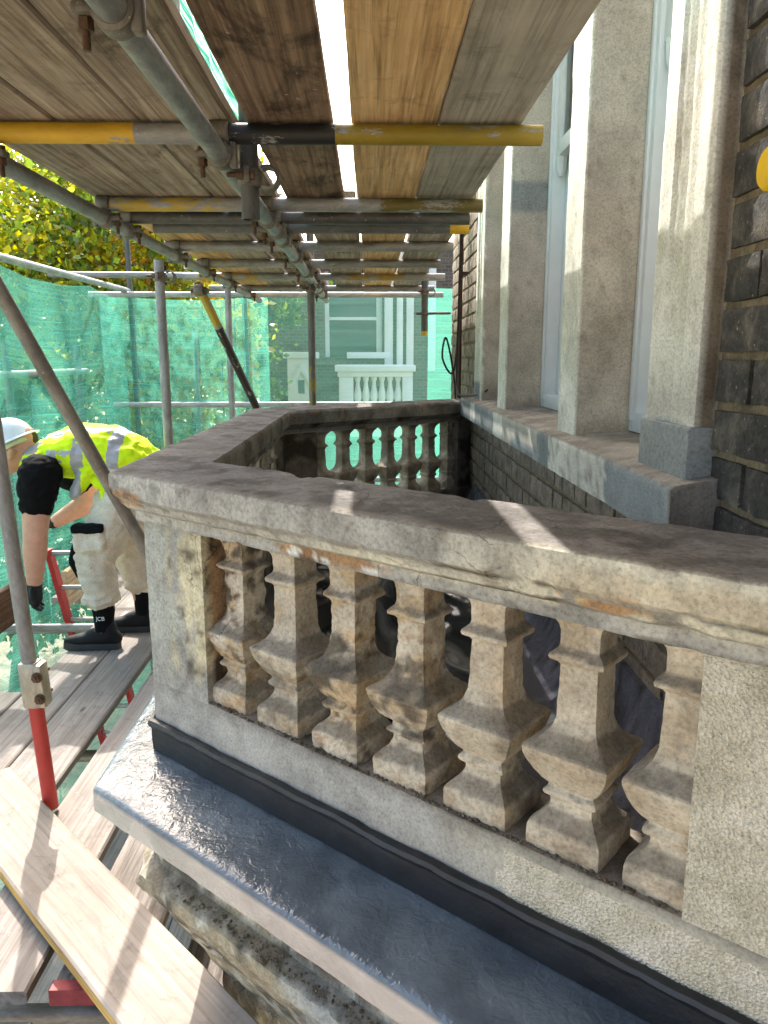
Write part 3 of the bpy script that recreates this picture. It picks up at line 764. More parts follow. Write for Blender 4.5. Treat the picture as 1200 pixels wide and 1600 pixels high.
mb = MB(); mb.tube(curve([(0.525,4.36,6.0),(0.53,4.37,3.0),(0.50,4.36,2.0),(0.49,4.34,1.6),(0.46,4.28,1.42),(0.40,4.24,1.50),(0.415,4.24,1.61),(0.45,4.27,1.50),(0.48,4.30,1.30),(0.475,4.31,1.05)]), 0.0055, 7)
mb.thing('loose_cable', M_cable, 'loose black cable hanging down the wall in a loop near the far coping', 'cable')
mb = MB(); mb.tube(curve([(0.50,4.36,6.0),(0.50,4.36,2.4),(0.485,4.30,1.5),(0.47,4.10,1.328),(0.50,3.86,1.318),(0.53,3.66,1.335),(0.535,3.50,1.36)]), 0.005, 7)
mb.thing('window_cable', M_cable, 'black cable drooping over the far end of the window sill', 'cable')

# ------------------------------------------------------------------ neighbouring house seen through the net
M_nbrick, nt, ns, L, b = new_mat('far_brick')
v = coords(nt, (1,1,1), rnd=False); sw = nd(ns, 'ShaderNodeSeparateXYZ'); L.new(v, sw.inputs[0]); cb = nd(ns, 'ShaderNodeCombineXYZ')
L.new(sw.outputs[0], cb.inputs[0]); L.new(sw.outputs[2], cb.inputs[1])
bt = nd(ns, 'ShaderNodeTexBrick'); L.new(cb.outputs[0], bt.inputs['Vector']); bt.inputs['Scale'].default_value = 4.4
bt.inputs['Color1'].default_value = (*srgb(104,92,80), 1); bt.inputs['Color2'].default_value = (*srgb(86,76,68), 1); bt.inputs['Mortar'].default_value = (*srgb(120,110,98), 1)
bt.inputs['Mortar Size'].default_value = 0.02
L.new(bt.outputs['Color'], b.inputs['Base Color']); b.inputs['Roughness'].default_value = 0.9
M_nwhite = plain_mat('far_white_stone', srgb(226,222,212), 0.8, 0, 0.3, 0.08, 3)
M_nglass = plain_mat('far_dark_glass', srgb(70,74,78), 0.08, 0, 0.6, 0.15, 2)
YN = 13.0
nb_h = empty('neighbour_house', (0.0, YN, GZ), 'neighbouring brick house with white window surround and balustrade seen through the green net', 'house')
mb = MB()
for a, b_ in [((-1.75,YN,GZ),(-0.72,YN+6,3.35)), ((-0.72,YN,GZ),(0.22,YN+6,1.52)), ((-0.72,YN,2.9),(0.22,YN+6,3.35)), ((0.22,YN,GZ),(3.2,YN+6,3.35)), ((-0.72,YN+.3,1.52),(0.22,YN+6,2.9))]: mb.box(a, b_)
mb.build('wall', M_nbrick, nb_h, smooth=False)
nw = empty('window', (0,0,0)); nw.parent = nb_h; nw.location = Vector((-0.25, YN, 1.52)) - wpos(nb_h)
mb = MB(); mb.box((-0.70,YN+.12,1.54),(0.20,YN+.14,2.88)); mb.build('pane', M_nglass, nw, smooth=False)
mb = MB()
for a, b_ in [((-0.72,YN+.08,1.52),(-0.65,YN+.18,2.9)), ((0.13,YN+.08,1.52),(0.22,YN+.18,2.9)), ((-0.65,YN+.08,2.12),(0.13,YN+.18,2.17))]: mb.box(a, b_)
mb.build('frame', M_nwhite, nw, smooth=False)
mb = MB(); mb.box((-0.36,YN-.12,1.50),(0.36,YN+.02,1.60), bev=.01); mb.build('sill', M_nwhite, nw)
for x0, x1, dz in [(0.26,0.40,.10),(0.46,0.56,.16),(0.62,0.74,.08),(0.98,1.10,.08)]:
    mb = MB(); mb.box((x0,YN-dz,1.3),(x1,YN+.02,3.3), bev=.012); mb.build('pilaster', M_nwhite, nb_h)
mb = MB(); mb.box((-0.52,YN-1.05,1.30),(0.72,YN-.0,1.40), bev=.015); mb.box((-0.48,YN-1.0,1.22),(0.68,YN-.0,1.30), bev=.01)
mb.build('balcony_coping', M_nwhite, nb_h)
mb = MB(); mb.box((-0.46,YN-.98,0.30),(-0.24,YN-.78,1.22), bev=.01); mb.build('balcony_pier', M_nwhite, nb_h)
mb = MB(); mb.box((0.52,YN-.98,0.30),(0.68,YN-.78,1.22), bev=.01); mb.build('balcony_pier', M_nwhite, nb_h)
mb = MB(); mb.box((-0.5,YN-1.02,0.30),(0.7,YN,0.70), bev=.01); mb.build('balcony_base', M_nwhite, nb_h)
fb = None
for i in range(6):
    x = -0.17 + 0.125*i
    if fb is None:
        mb = MB(); mb.tube([(x,YN-.9,z) for z in (.7,.76,.78,.84,.90,.98,1.06,1.14,1.18,1.22)], [.05,.05,.03,.045,.06,.055,.038,.03,.045,.05], 10)
        fb = mb.build('balcony_baluster', M_nwhite, nb_h); bx0 = x
    else:
        o = fb.copy(); COL.objects.link(o); o.location = (x-bx0, 0, 0)
mb = MB(); mb.box((-1.30,YN-.5,-1.0),(-0.86,YN-.3,1.50), bev=.01); mb.box((-1.36,YN-.55,1.50),(-0.80,YN-.25,1.60), bev=.01)
P = [(-1.30,1.05),(-1.08,1.42),(-0.86,1.05),(-0.93,1.05),(-1.08,1.30),(-1.23,1.05)]
mb.loft([[(x,YN-.54,z) for x, z in P], [(x,YN-.5,z) for x, z in P]], True, True)
mb.build('porch_gable', M_nwhite, nb_h, smooth=False)
mb = MB(); mb.box((-1.13,YN-.515,0.95),(-1.03,YN-.49,1.16)); mb.build('porch_opening', M_nglass, nb_h, smooth=False)

# ------------------------------------------------------------------ scaffold tubes
YEL = srgb(214,170,40); OLIVE = srgb(150,128,40); BLK = srgb(38,37,36); RED = srgb(186,62,54)
T_plain = tube_mat('galvanised_tube')
T_dark = tube_mat('dull_dark_tube', base=(0.11, 0.108, 0.1))
T_light = tube_mat('bright_tube', base=(0.42, 0.42, 0.40), metal=0.3)
M_coupler = tube_mat('coupler_iron', base=(0.2, 0.18, 0.145), rough=0.6)
M_bolt = plain_mat('rusty_bolt', srgb(96,72,54), 0.6, 0.4, 0.5, 0.35, 60, 0.3)
M_sleeve = tube_mat('brassy_sleeve', base=(0.42, 0.38, 0.30), rough=0.42, metal=0.5)
TR = 0.02415; TM = {}
def tube_obj(a, b_, label, mat=T_plain, name='scaffold_tube', group=None, n=24):
    a = Vector(a); b_ = Vector(b_); L_ = (b_-a).length; d = (b_-a).normalized()
    mb = MB(); rings = []
    prof = [(TR-0.004, 0.10), (TR-0.004, 0.0), (TR, 0.0), (TR, L_), (TR-0.004, L_), (TR-0.004, L_-0.10)]
    for r, z in prof: rings.append([(r*math.cos(2*math.pi*k/n), r*math.sin(2*math.pi*k/n), z) for k in range(n)])
    mb.loft(rings, True, True)
    me = mb.mesh(name); o = link_mesh(name, me, mat)
    x = Vector((0,0,1)).cross(d)
    if x.length < 1e-4: x = Vector((1,0,0))
    x.normalize(); y = d.cross(x)
    rot = Matrix((x, y, d)).transposed().to_4x4()
    M_ = Matrix.Translation(a) @ rot
    o.matrix_world = M_; o['_m'] = 0; del o['_m']
    TM[o.name] = M_
    return tag(o, label, 'scaffold tube', group)
# one coupler mesh: band round the ledger (local Y), saddle for the transom (local X) above it, lug and bolt hanging down
def coupler_meshes():
    mb = MB(); n = 20
    def band(axis, c, r0, r1, w, a0=0, a1=360):
        ks = [a0 + (a1-a0)*k/n for k in range(n+1)]
        rings = []
        for a_ in ks:
            ca, sa = math.cos(R(a_)), math.sin(R(a_)); ring = []
            for r, t in ((r0,-w/2),(r1,-w/2*0.85),(r1+0.001,0),(r1,w/2*0.85),(r0,w/2)):
                p = Vector((r*ca, t, r*sa)) if axis == 'y' else Vector((t, r*ca, r*sa))
                ring.append(p + Vector(c))
            rings.append(ring)
        mb.loft(rings, True, True)
    band('y', (0,0,0), TR+0.0006, TR+0.0075, 0.046)
    band('x', (0,0,2*TR+0.0005), TR+0.0006, TR+0.0075, 0.05, -35, 215)
    mb.box((-0.058,-0.021,-0.008),(-0.026,0.021,0.008), bev=0.004)
    mb.box((0.024,-0.014,-0.03),(0.042,0.014,0.03), bev=0.005)
    me = mb.mesh('coupler')
    mb = MB()
    mb.tube([(-0.044,0,0.02),(-0.044,0,-0.052)], 0.0055, 10)
    mb.tube([(-0.044,0,-0.010),(-0.044,0,-0.026)], 0.0125, 6); mb.tube([(-0.044,0,0.009),(-0.044,0,0.019)], 0.0125, 6)
    for k in range(9): mb.tube([(-0.044,0,-0.029-k*0.0025),(-0.044,0,-0.0302-k*0.0025)], 0.0064, 10)
    return me, mb.mesh('bolt')
CPL, BLT = coupler_meshes()
def coupler(tube, pos, rot=None, flipx=False, lower=False):
    M_ = Matrix.Translation(pos) @ (rot.to_4x4() if rot else Matrix.Identity(4))
    if flipx: M_ = M_ @ Matrix.Rotation(math.pi, 4, 'Z')
    o = link_mesh('coupler', CPL, M_coupler, tube); o.matrix_local = TM[tube.name].inverted() @ M_
    b_ = link_mesh('bolt', BLT, M_bolt, o)
    return o

XI, XO, ZL = -0.365, -0.945, 1.992
ledger_in = tube_obj((XI,-1.2,ZL), (XI,6.9,ZL), 'long grey tube running away under the middle of the upper boards', T_plain)
ledger_out = tube_obj((XO,-1.2,ZL), (XO,6.9,ZL), 'long grey tube carrying the outer edge of the upper boards', T_plain)
T_first = tube_mat('yellow_black_tube', [(0.0, 1.13, YEL, 0.78), (1.36, 1.64, BLK, 0.75), (1.62, 2.2, OLIVE, 0.72)])
T_second = tube_mat('faded_yellow_tube', [(0.0, 0.45, srgb(186,158,64), 0.5), (1.0, 1.5, srgb(120,108,52), 0.45)])
T_cap = tube_mat('dark_tube_yellow_end', [(1.245, 1.4, YEL, 1.0)], base=(0.15,0.148,0.14))
T_fade3 = tube_mat('tube_yellow_patch', [(0.1, 0.5, srgb(176,146,60), 0.5), (1.1, 1.5, srgb(160,132,56), 0.5)])
ZT = ZL + 2*TR + 0.0008
trans = [
 (1.24, -1.10, 0.40, T_plain, 'cross tube nearest the camera overhead, clamped at the big rusty coupler'),
 (2.04, -1.70, 0.430, T_first, 'cross tube with flaking bright yellow left part and olive yellow right end'),
 (2.93, -0.955, 0.412, T_second, 'cross tube with faded yellow stain, second from the front under the upper boards'),
 (3.19, -0.93, 0.398, T_dark, 'dark cross tube close behind the faded yellow one under the upper boards'),
 (3.42, -0.90, 0.425, T_cap, 'dull cross tube with a small bright yellow end beside the window'),
 (3.98, -1.00, 0.42, T_plain, 'clean grey cross tube, fifth under the upper boards'),
 (4.68, -1.00, 0.42, T_plain, 'grey cross tube, sixth under the upper boards'),
 (5.42, -1.25, 0.52, T_fade3, 'thick looking cross tube with ochre patches near the far end of the upper boards'),
 (6.30, -1.25, 0.52, T_plain, 'last grey cross tube at the far end of the upper boards')]
for y, x0, x1, mt, lb in trans:
    t = tube_obj((x0,y,ZT), (x1,y,ZT), lb, mt, group='cross tubes under the upper boards')
    coupler(ledger_in, Vector((XI,y,ZL)))
    if x0 <= XO+0.02: coupler(ledger_out, Vector((XO,y,ZL)), flipx=True)
hang = tube_obj((-0.312,2.165,1.862), (-0.312,2.165,2.30), 'short dark upright tube stub clamped beside the middle tube', T_dark)
coupler(hang, Vector((-0.312,2.165,1.965)), Matrix(((0,0,1),(1,0,0),(0,1,0))))
# uprights
T_red = tube_mat('red_ended_tube', [(-0.01, 0.38, RED, 1.0)], base=(0.27,0.255,0.235))
red_std = tube_obj((-1.088,2.392,0.0), (-1.225,2.40,2.6), 'near upright tube with a red painted foot and brassy sleeve clamp', T_red)
mb = MB()
mb.box((-0.030,-0.031,0.37),(0.030,0.031,0.53), bev=0.012); 
me = mb.mesh('sleeve_clamp'); sl = link_mesh('sleeve_clamp', me, M_sleeve, red_std)
mb = MB(); mb.box((-0.02,0.026,0.375),(0.036,0.052,0.525), bev=0.008)
link_mesh('clamp_flange', mb.mesh('clamp_flange'), M_sleeve, sl)
for z in (0.41, 0.485):
    mb = MB(); mb.tube([(-0.04,0.038,z),(0.056,0.038,z)], 0.007, 12); mb.tube([(0.039,0.038,z),(0.051,0.038,z)], 0.0135, 6); mb.tube([(0.035,0.038,z),(0.0395,0.038,z)], 0.018, 16)
    link_mesh('bolt', mb.mesh('bolt'), M_bolt, sl)
def yellow_low(nm): return tube_mat(nm, [(0.0, 0.9, srgb(150,140,60), 0.45)])
std2 = tube_obj((-1.045,4.02,0.0), (-1.045,4.02,1.98), 'grey upright with yellow green staining behind the front coping', yellow_low('yellow_foot_tube'))
coupler(std2, Vector((-1.045,4.02,1.90)), Matrix(((0,0,1),(1,0,0),(0,1,0))))
std3 = tube_obj((-1.06,6.02,0.0), (-1.06,6.02,2.3), 'slim brown upright left of the far diagonal brace', T_plain)
std4 = tube_obj((-0.372,5.16,-0.4), (-0.372,5.16,2.3), 'dark upright standing behind the far coping in front of the net', tube_mat('dark_yellow_foot', [(1.0, 1.85, srgb(140,122,50), 0.5)], base=(0.13,0.128,0.12)))
coupler(std4, Vector((-0.372,5.16,1.94)), Matrix(((0,0,1),(1,0,0),(0,1,0))))
std5 = tube_obj((0.425,6.0,1.672), (0.425,6.0,2.35), 'short dark tube hanging by the wall with a yellow lower tip', tube_mat('hanging_yellow_tip', [(0.0, 0.03, YEL, 1.0)], base=(0.1,0.098,0.09)))
coupler(std5, Vector((0.425,6.0,1.99)), Matrix(((0,0,1),(1,0,0),(0,1,0))))
mb = MB(); mb.tube([(0.36,5.97,1.83),(0.62,5.96,1.835)], 0.010, 10); mb.tube([(0.40,5.97,1.83),(0.45,5.97,1.83)], 0.016, 8)
mb.thing('tie_rod', T_dark, 'thin tie rod from the hanging tube to the house corner', 'tie rod')
# braces
a = Vector((-1.151,2.512,1.706)); c_ = Vector((-0.843,2.92,0.716)); dv = (c_-a).normalized()
tt = (0.03-a.z)/dv.z
brace = tube_obj(a - dv*0.75, a + dv*tt, 'brown grey diagonal tube slanting across in front of the worker', tube_mat('rusty_grey_tube', base=(0.24,0.215,0.185)))
T_yb = tube_mat('yellow_black_brace', [(0.0, 0.28, srgb(176,150,56), 0.7), (0.30, 1.6, BLK, 0.75)])
a = Vector((-0.93,4.36,1.90)); c_ = Vector((-0.72,4.952,1.2)); dv = (c_-a).normalized()
br2 = tube_obj(a, a + dv*1.55, 'diagonal brace, yellow at the top and black below, beyond the front coping', T_yb)
coupler(br2, a + dv*0.05, Matrix(((1,0,0),(0,0,-1),(0,1,0))))
# outer guard rails and uprights by the nets
XN, YNET = -2.2, 7.1
rail1 = tube_obj((-2.14,0.6,2.057), (-2.14,7.2,2.09), 'pale grey top rail along the left net', T_light)
rail2 = tube_obj((-2.45,7.02,2.05), (0.66,7.02,2.05), 'grey top rail across the far end net', T_light)
rail3 = tube_obj((-2.6,6.55,2.17), (-0.9,6.55,2.16), 'grey rail above and before the far end net at the left', T_plain)
rail4 = tube_obj((-2.3,7.04,1.09), (0.66,7.04,1.09), 'pale mid rail across the far end net', T_light)
rail5 = tube_obj((-2.3,7.04,0.40), (0.66,7.04,0.40), 'pale low rail across the far end net', T_light)
u1 = tube_obj((-2.27,4.95,-1.2), (-2.27,4.95,1.60), 'outer upright behind the left net above the helmet', T_dark)
u2 = tube_obj((-2.27,6.15,-1.2), (-2.27,6.15,1.60), 'outer upright behind the left net right of the diagonal tube', T_dark)
u3 = tube_obj((-2.13,7.16,-1.2), (-2.13,7.16,2.75), 'dark corner upright where the two nets meet', T_dark)
u4 = tube_obj((-1.58,7.2,-1.2), (-1.58,7.2,1.75), 'pale upright outside the far net beside the yellow green upright', T_plain)
u5 = tube_obj((-1.12,7.2,-1.2), (-1.12,7.2,2.1), 'outer upright behind the far net right of the diagonal brace', T_dark)
gr = tube_obj((-2.26,3.2,1.40), (-2.26,6.3,1.40), 'grey guard rail behind the left net', T_plain)
# tie poking out of the near brickwork
tie = tube_obj((0.476,0.965,1.722), (0.62,0.965,1.722), 'short tie tube with a yellow plastic cap at the right edge by the bricks', tube_mat('yellow_cap_tube', [(-0.01, 0.07, srgb(240,190,20), 1.0)]))

mb = MB(); mb.tube([(0,0,-0.004),(0,0,0.0),(0,0,0.05)], [0.0225,0.0262,0.0262], 20)
link_mesh('end_cap', mb.mesh('end_cap'), plain_mat('yellow_cap', srgb(240,190,20), 0.5), tie)
# ------------------------------------------------------------------ boards
W_soff = [wood_mat('soffit_grey_brown', srgb(118,102,86), srgb(159,141,122), srgb(187,172,153), stain=srgb(77,64,53)),
          wood_mat('soffit_dark_stained', srgb(88,69,53), srgb(143,117,94), srgb(178,152,126), stain=srgb(49,39,31), stain_at=0.48),
          wood_mat('soffit_orange_ply', srgb(171,131,87), srgb(207,167,117), srgb(231,195,146), stain=srgb(135,103,71), stain_at=0.6),
          wood_mat('soffit_pale_grey', srgb(148,138,124), srgb(168,158,144), srgb(182,172,158), stain=srgb(132,122,109), bumps=0.12, grain=0.5)]
W_deck = [wood_mat('deck_pale', srgb(117,108,101), srgb(140,132,125), srgb(156,149,144), stain=srgb(103,97,93), stain_at=0.6, lines=0.5, bumps=0.2),
          wood_mat('deck_pink_grey', srgb(120,110,103), srgb(145,136,129), srgb(160,153,147), stain=srgb(111,105,100), stain_at=0.62, lines=0.5, bumps=0.2),
          wood_mat('deck_weathered', srgb(85,76,70), srgb(134,126,119), srgb(153,146,141), stain=srgb(95,89,85), stain_at=0.55, lines=0.5, bumps=0.9, grain=1.4)]
W_ply = wood_mat('ply_board', srgb(142,130,119), srgb(156,144,133), srgb(168,157,147), stain=srgb(122,115,108), stain_at=0.56, bumps=0.12, lines=0.35)
W_edge = wood_mat('yellow_cut_edge', srgb(176,136,72), srgb(206,166,96), srgb(222,186,118))
W_toe = wood_mat('toe_pale', srgb(186,160,122), srgb(210,186,150), srgb(224,204,172), stain=srgb(160,134,100), stain_at=0.62)
W_toe_shade = wood_mat('toe_shaded', srgb(66,46,34), srgb(98,72,54), srgb(122,94,74))  # shade on the nearer toe board put into its wood colour
M_band = plain_mat('hoop_iron', srgb(128,134,124), 0.55, 0.4, 0.5, 0.3, 30)
M_bandred = plain_mat('red_band', srgb(158,66,66), 0.6, 0.0, 0.4, 0.3, 30)
def board(p0, p1, width, z, mats, label, thick=0.038, group=None, bands=(), band_mat=None, name='scaffold_board', cat='board', warp=0.004, roll=0.0, seed=0):
    """board with its centre line from p0 to p1 (x, y), underside at z"""
    a = Vector((p0[0], p0[1], 0)); b_ = Vector((p1[0], p1[1], 0)); L_ = (b_-a).length; ang = math.atan2(b_.y-a.y, b_.x-a.x)
    nx = max(8, int(L_/0.09)); prof = []
    w = width/2; r = 0.006
    pr = [(-w+r,0),(-w/2,0),(0,0),(w/2,0),(w-r,0),(w,r),(w,thick/2),(w,thick-r),(w-r,thick),(w/2,thick),(0,thick),(-w/2,thick),(-w+r,thick),(-w,thick-r),(-w,thick/2),(-w,r)]
    rings = []
    for i in range(nx+1):
        x = L_*i/nx; rg = []
        for y, zz in pr:
            e = 0.0022*N((x*1.0, y*3, seed), 9, seed) if abs(y) > w-r-1e-4 else 0
            rg.append((x, y + math.copysign(e, y) + 0.003*N((x, 0, seed), 1.2, seed+5), zz + warp*N((x, 0, seed), 0.9, seed) + 0.003*(y/w)**2*N((x, 1, seed), 1.1, seed+2)))
        rings.append(rg)
    mb = MB(); mb.loft(rings, True, True)
    me = mb.mesh(name)
    if isinstance(mats, (list, tuple)):
        for m_ in mats: me.materials.append(m_)
        mi = [1 if abs(p.normal.z) < 0.6 else 0 for p in me.polygons]; me.polygons.foreach_set('material_index', mi)
    else: me.materials.append(mats)
    bm = bmesh.new(); bm.from_mesh(me); bmesh.ops.recalc_face_normals(bm, faces=bm.faces[:]); bm.to_mesh(me); bm.free()
    o = link_mesh(name, me); o.location = (a.x, a.y, z); o.rotation_euler = (roll, 0, ang)
    tag(o, label, cat, group)
    for xe in bands:
        mb = MB(); t = 0.0016; x0 = xe
        ws = w + t + .002; zz0, zz1 = -t-.001, thick+t+.002
        pts = [(-ws,zz0),(ws,zz0),(ws,zz1),(-ws,zz1)]; inn = [(-ws+t,zz0+t),(ws-t,zz0+t),(ws-t,zz1-t),(-ws+t,zz1-t)]
        sx = 1 if xe < L_/2 else -1
        xa, xb = (-0.003, 0.03) if xe < L_/2 else (L_-0.03, L_+0.003)
        mb.box((xa,-ws,zz1-t),(xb,ws,zz1)); mb.box((xa,-ws,zz0),(xb,ws,zz0+t)); 
        xe_ = xa if xe < L_/2 else xb
        mb.box((xe_-0.001,-ws,zz0),(xe_+0.001,ws,zz1)); mb.box((xa,-ws,zz0),(xb,-ws+t,zz1)); mb.box((xa,ws-t,zz0),(xb,ws,zz1))
        link_mesh('end_band', mb.mesh('end_band'), band_mat or M_band, o, smooth=False)
    return o
ZB = ZT + TR + 0.004
GU = 'boards of the upper platform overhead'
up = [(0.281,0.208,W_soff[3],'wide pale grey board overhead beside the window'), (0.064,0.212,W_soff[2],'orange plywood coloured board overhead between two gaps'),
      (-0.195,0.208,W_soff[1],'dark stained brown board overhead right of the green gap'), (-0.449,0.222,W_soff[0],'grey brown board overhead just left of the green gap'),
      (-0.666,0.203,W_soff[0],'grey brown board overhead, second left of the green gap'), (-0.886,0.226,W_soff[0],'outermost grey brown board overhead on the left')]
for i, (x, w, m_, lb) in enumerate(up):
    board((x,-1.3), (x+0.002*i,2.99), w, ZB, m_, lb, group=GU, seed=i+1, bands=())
up2 = [(0.30,0.205), (0.075,0.212), (-0.15,0.212), (-0.44,0.215), (-0.672,0.215), (-0.892,0.215)]
nm2 = ['next to the wall', 'second from the wall', 'third from the wall', 'fourth from the wall', 'fifth from the wall', 'farthest out from the wall']
for i, (x, w) in enumerate(up2):
    board((x,3.03), (x-0.004,6.95), w, ZB, W_soff[[0,2,0,1,0,2][i]], 'brown board in the far bay of the upper platform, ' + nm2[i], group=GU, seed=i+11)
# lower deck
GD = 'boards of the lower deck'
board((-1.243,2.02), (-1.262,6.9), 0.222, -0.038, W_deck[0], 'pale deck board with a brown right edge under the worker', group=GD, seed=21)
board((-1.472,2.0), (-1.482,6.9), 0.222, -0.038, W_deck[1], 'pale deck board under the near shoe', group=GD, seed=22)
board((-1.70,1.2), (-1.702,3.32), 0.222, -0.038, W_deck[0], 'deck board ending before the ladder hatch', group=GD, seed=23)
board((-1.93,1.2), (-1.93,3.45), 0.222, -0.038, W_deck[1], 'outermost deck board before the ladder hatch', group=GD, seed=24)
board((-1.70,4.75), (-1.70,6.9), 0.222, -0.038, W_deck[0], 'deck board beyond the ladder hatch', group=GD, seed=25)
board((-1.93,4.75), (-1.93,6.9), 0.222, -0.038, W_deck[1], 'outermost deck board beyond the ladder hatch', group=GD, seed=26)
board((-0.957,1.62), (-0.967,6.2), 0.235, -0.05, W_deck[1], 'deck board right of the dark gap beside the shiny ledge', group=GD, seed=27)
board((-0.672,1.83), (-0.672,4.4), 0.212, -0.038, W_deck[2], 'cracked pale board running under the shiny ledge corner', group=GD, seed=28, warp=0.001)
board((-0.94,1.592), (-0.955,0.2), 0.235, -0.115, W_deck[2], 'deeply cracked grey board at the bottom left under the diagonal board', group=GD, seed=29, bands=(0,))
board((-0.735,1.65), (-0.735,2.5), 0.12, -0.075, W_deck[2], 'short board end with a red painted tip under the diagonal board', group=GD, seed=30, bands=(0,), band_mat=M_bandred)
board((-0.70,1.555), (-0.715,-0.4), 0.20, -0.165, W_deck[2], 'paint stained board at the bottom edge of the picture', group=GD, seed=31)
board((-1.0,1.555), (-1.0,-0.4), 0.20, -0.17, W_deck[2], 'board corner at the bottom left edge of the picture', group=GD, seed=32, bands=(0,))
board((-0.45,1.0), (-0.45,4.2), 0.22, -0.30, W_deck[2], 'lower board glimpsed in the shade under the ledge corner', group=GD, seed=33)
# board laid diagonally over the deck along the balcony
pa = Vector((-1.286,2.457)); pr0 = Vector((-0.242,1.455)); pl0 = Vector((-0.574,1.478)); pl1 = Vector((-1.068,1.988))
dr = (pr0 - Vector((-1.022,2.279))).normalized(); nr = Vector((-dr.y, dr.x))
wd = abs((pl0 - pr0).dot(nr)); cen = (pr0+pl0)/2
c0 = pr0 - nr*(wd/2) if (pl0-pr0).dot(nr) < 0 else pr0 + nr*(wd/2)
diag = board(tuple(c0 - dr*1.55), tuple(c0 + dr*1.2), wd, 0.004, [W_ply, W_edge], 'big pale board laid diagonally over the deck beside the shiny ledge', thick=0.042, group=GD, seed=40, warp=0.001)
for y in (0.9, 1.75, 3.0, 4.55, 6.0):
    tube_obj((-2.3,y,-0.145 if y > 1.8 else -0.20), (-0.42,y,-0.145 if y > 1.8 else -0.20), {0.9:'cross tube below the deck, nearest the camera',1.75:'cross tube in the gap below the diagonal board',3.0:'cross tube below the deck under the worker side',4.55:'cross tube below the deck at the ladder hatch',6.0:'cross tube below the far deck'}[y], T_plain, group='cross tubes under the lower deck')
GL = 'boards of the platform one lift below'  # lower lift added so the gaps in the deck look dark
for i in range(7):
    x = -2.1 + 0.232*i
    board((x,0.2), (x,6.9), 0.225, -2.1, W_deck[i % 3], 'shaded board of the platform one lift below, %s from the net' % ['first','second','third','fourth','fifth','sixth','seventh'][i], group=GL, seed=50+i)
# toe boards on edge
def toe(y0, y1, x, m_, lb):
    mb = MB(); k = 20
    mb.loft([[(x + 0.004*N((0, y0+(y1-y0)*i/k, 0), 2), y0+(y1-y0)*i/k, z0) if False else (x + dx, y0+(y1-y0)*i/k, z0) for dx, z0 in ((-.019,.003),(.019,.003),(.019,.222),(.013,.228),(-.013,.228),(-.019,.222))] for i in range(k+1)], True, True)
    me = mb.mesh('toe_board', (x, (y0+y1)/2, 0))
    for v_ in me.vertices: v_.co = Vector((v_.co.y, v_.co.x, v_.co.z))
    bm = bmesh.new(); bm.from_mesh(me); bmesh.ops.recalc_face_normals(bm, faces=bm.faces[:]); bm.to_mesh(me); bm.free()
    o = link_mesh('toe_board', me, m_); o.location = (x, (y0+y1)/2, 0); o.rotation_euler = (0, 0, R(90))
    tag(o, lb, 'toe board')
toe(1.3, 4.45, -2.065, W_toe_shade, 'toe board coloured dark for shade at the left edge behind the near upright')
toe(4.55, 6.9, -1.86, W_toe, 'pale timber toe board standing on edge behind the ladder')

# ------------------------------------------------------------------ ladder through the hatch
M_lred = plain_mat('ladder_red', srgb(176,44,46), 0.5, 0, 0.4, 0.25, 20)
M_alu = plain_mat('ladder_aluminium', srgb(150,150,146), 0.4, 0.6, 0.5, 0.2, 20)
lad = empty('ladder', (-1.70, 5.3, -2.04), 'red sided ladder rising through the hatch behind the worker', 'ladder')
def lp(x, t): return Vector((x, 5.3 - t*1.0, -2.04 + t*2.47))
for x in (-1.835, -1.575):
    mb = MB(); mb.box((-.014,-.032,0),(.014,.032,1))
    mb.v = [tuple(lp(x, z) + Vector((a_, b2, 0))) for a_, b2, z in mb.v]; mb.build('stile', M_lred, lad, smooth=False)
for i in range(11):
    t = 0.045 + i*0.0945
    mb = MB(); mb.tube([lp(-1.83, t), lp(-1.58, t)], 0.014, 10); mb.build('rung', M_alu, lad)
tube_obj((-2.2,4.35,-0.06), (-1.62,4.35,-0.06), 'grey tube crossing the ladder hatch', T_plain)

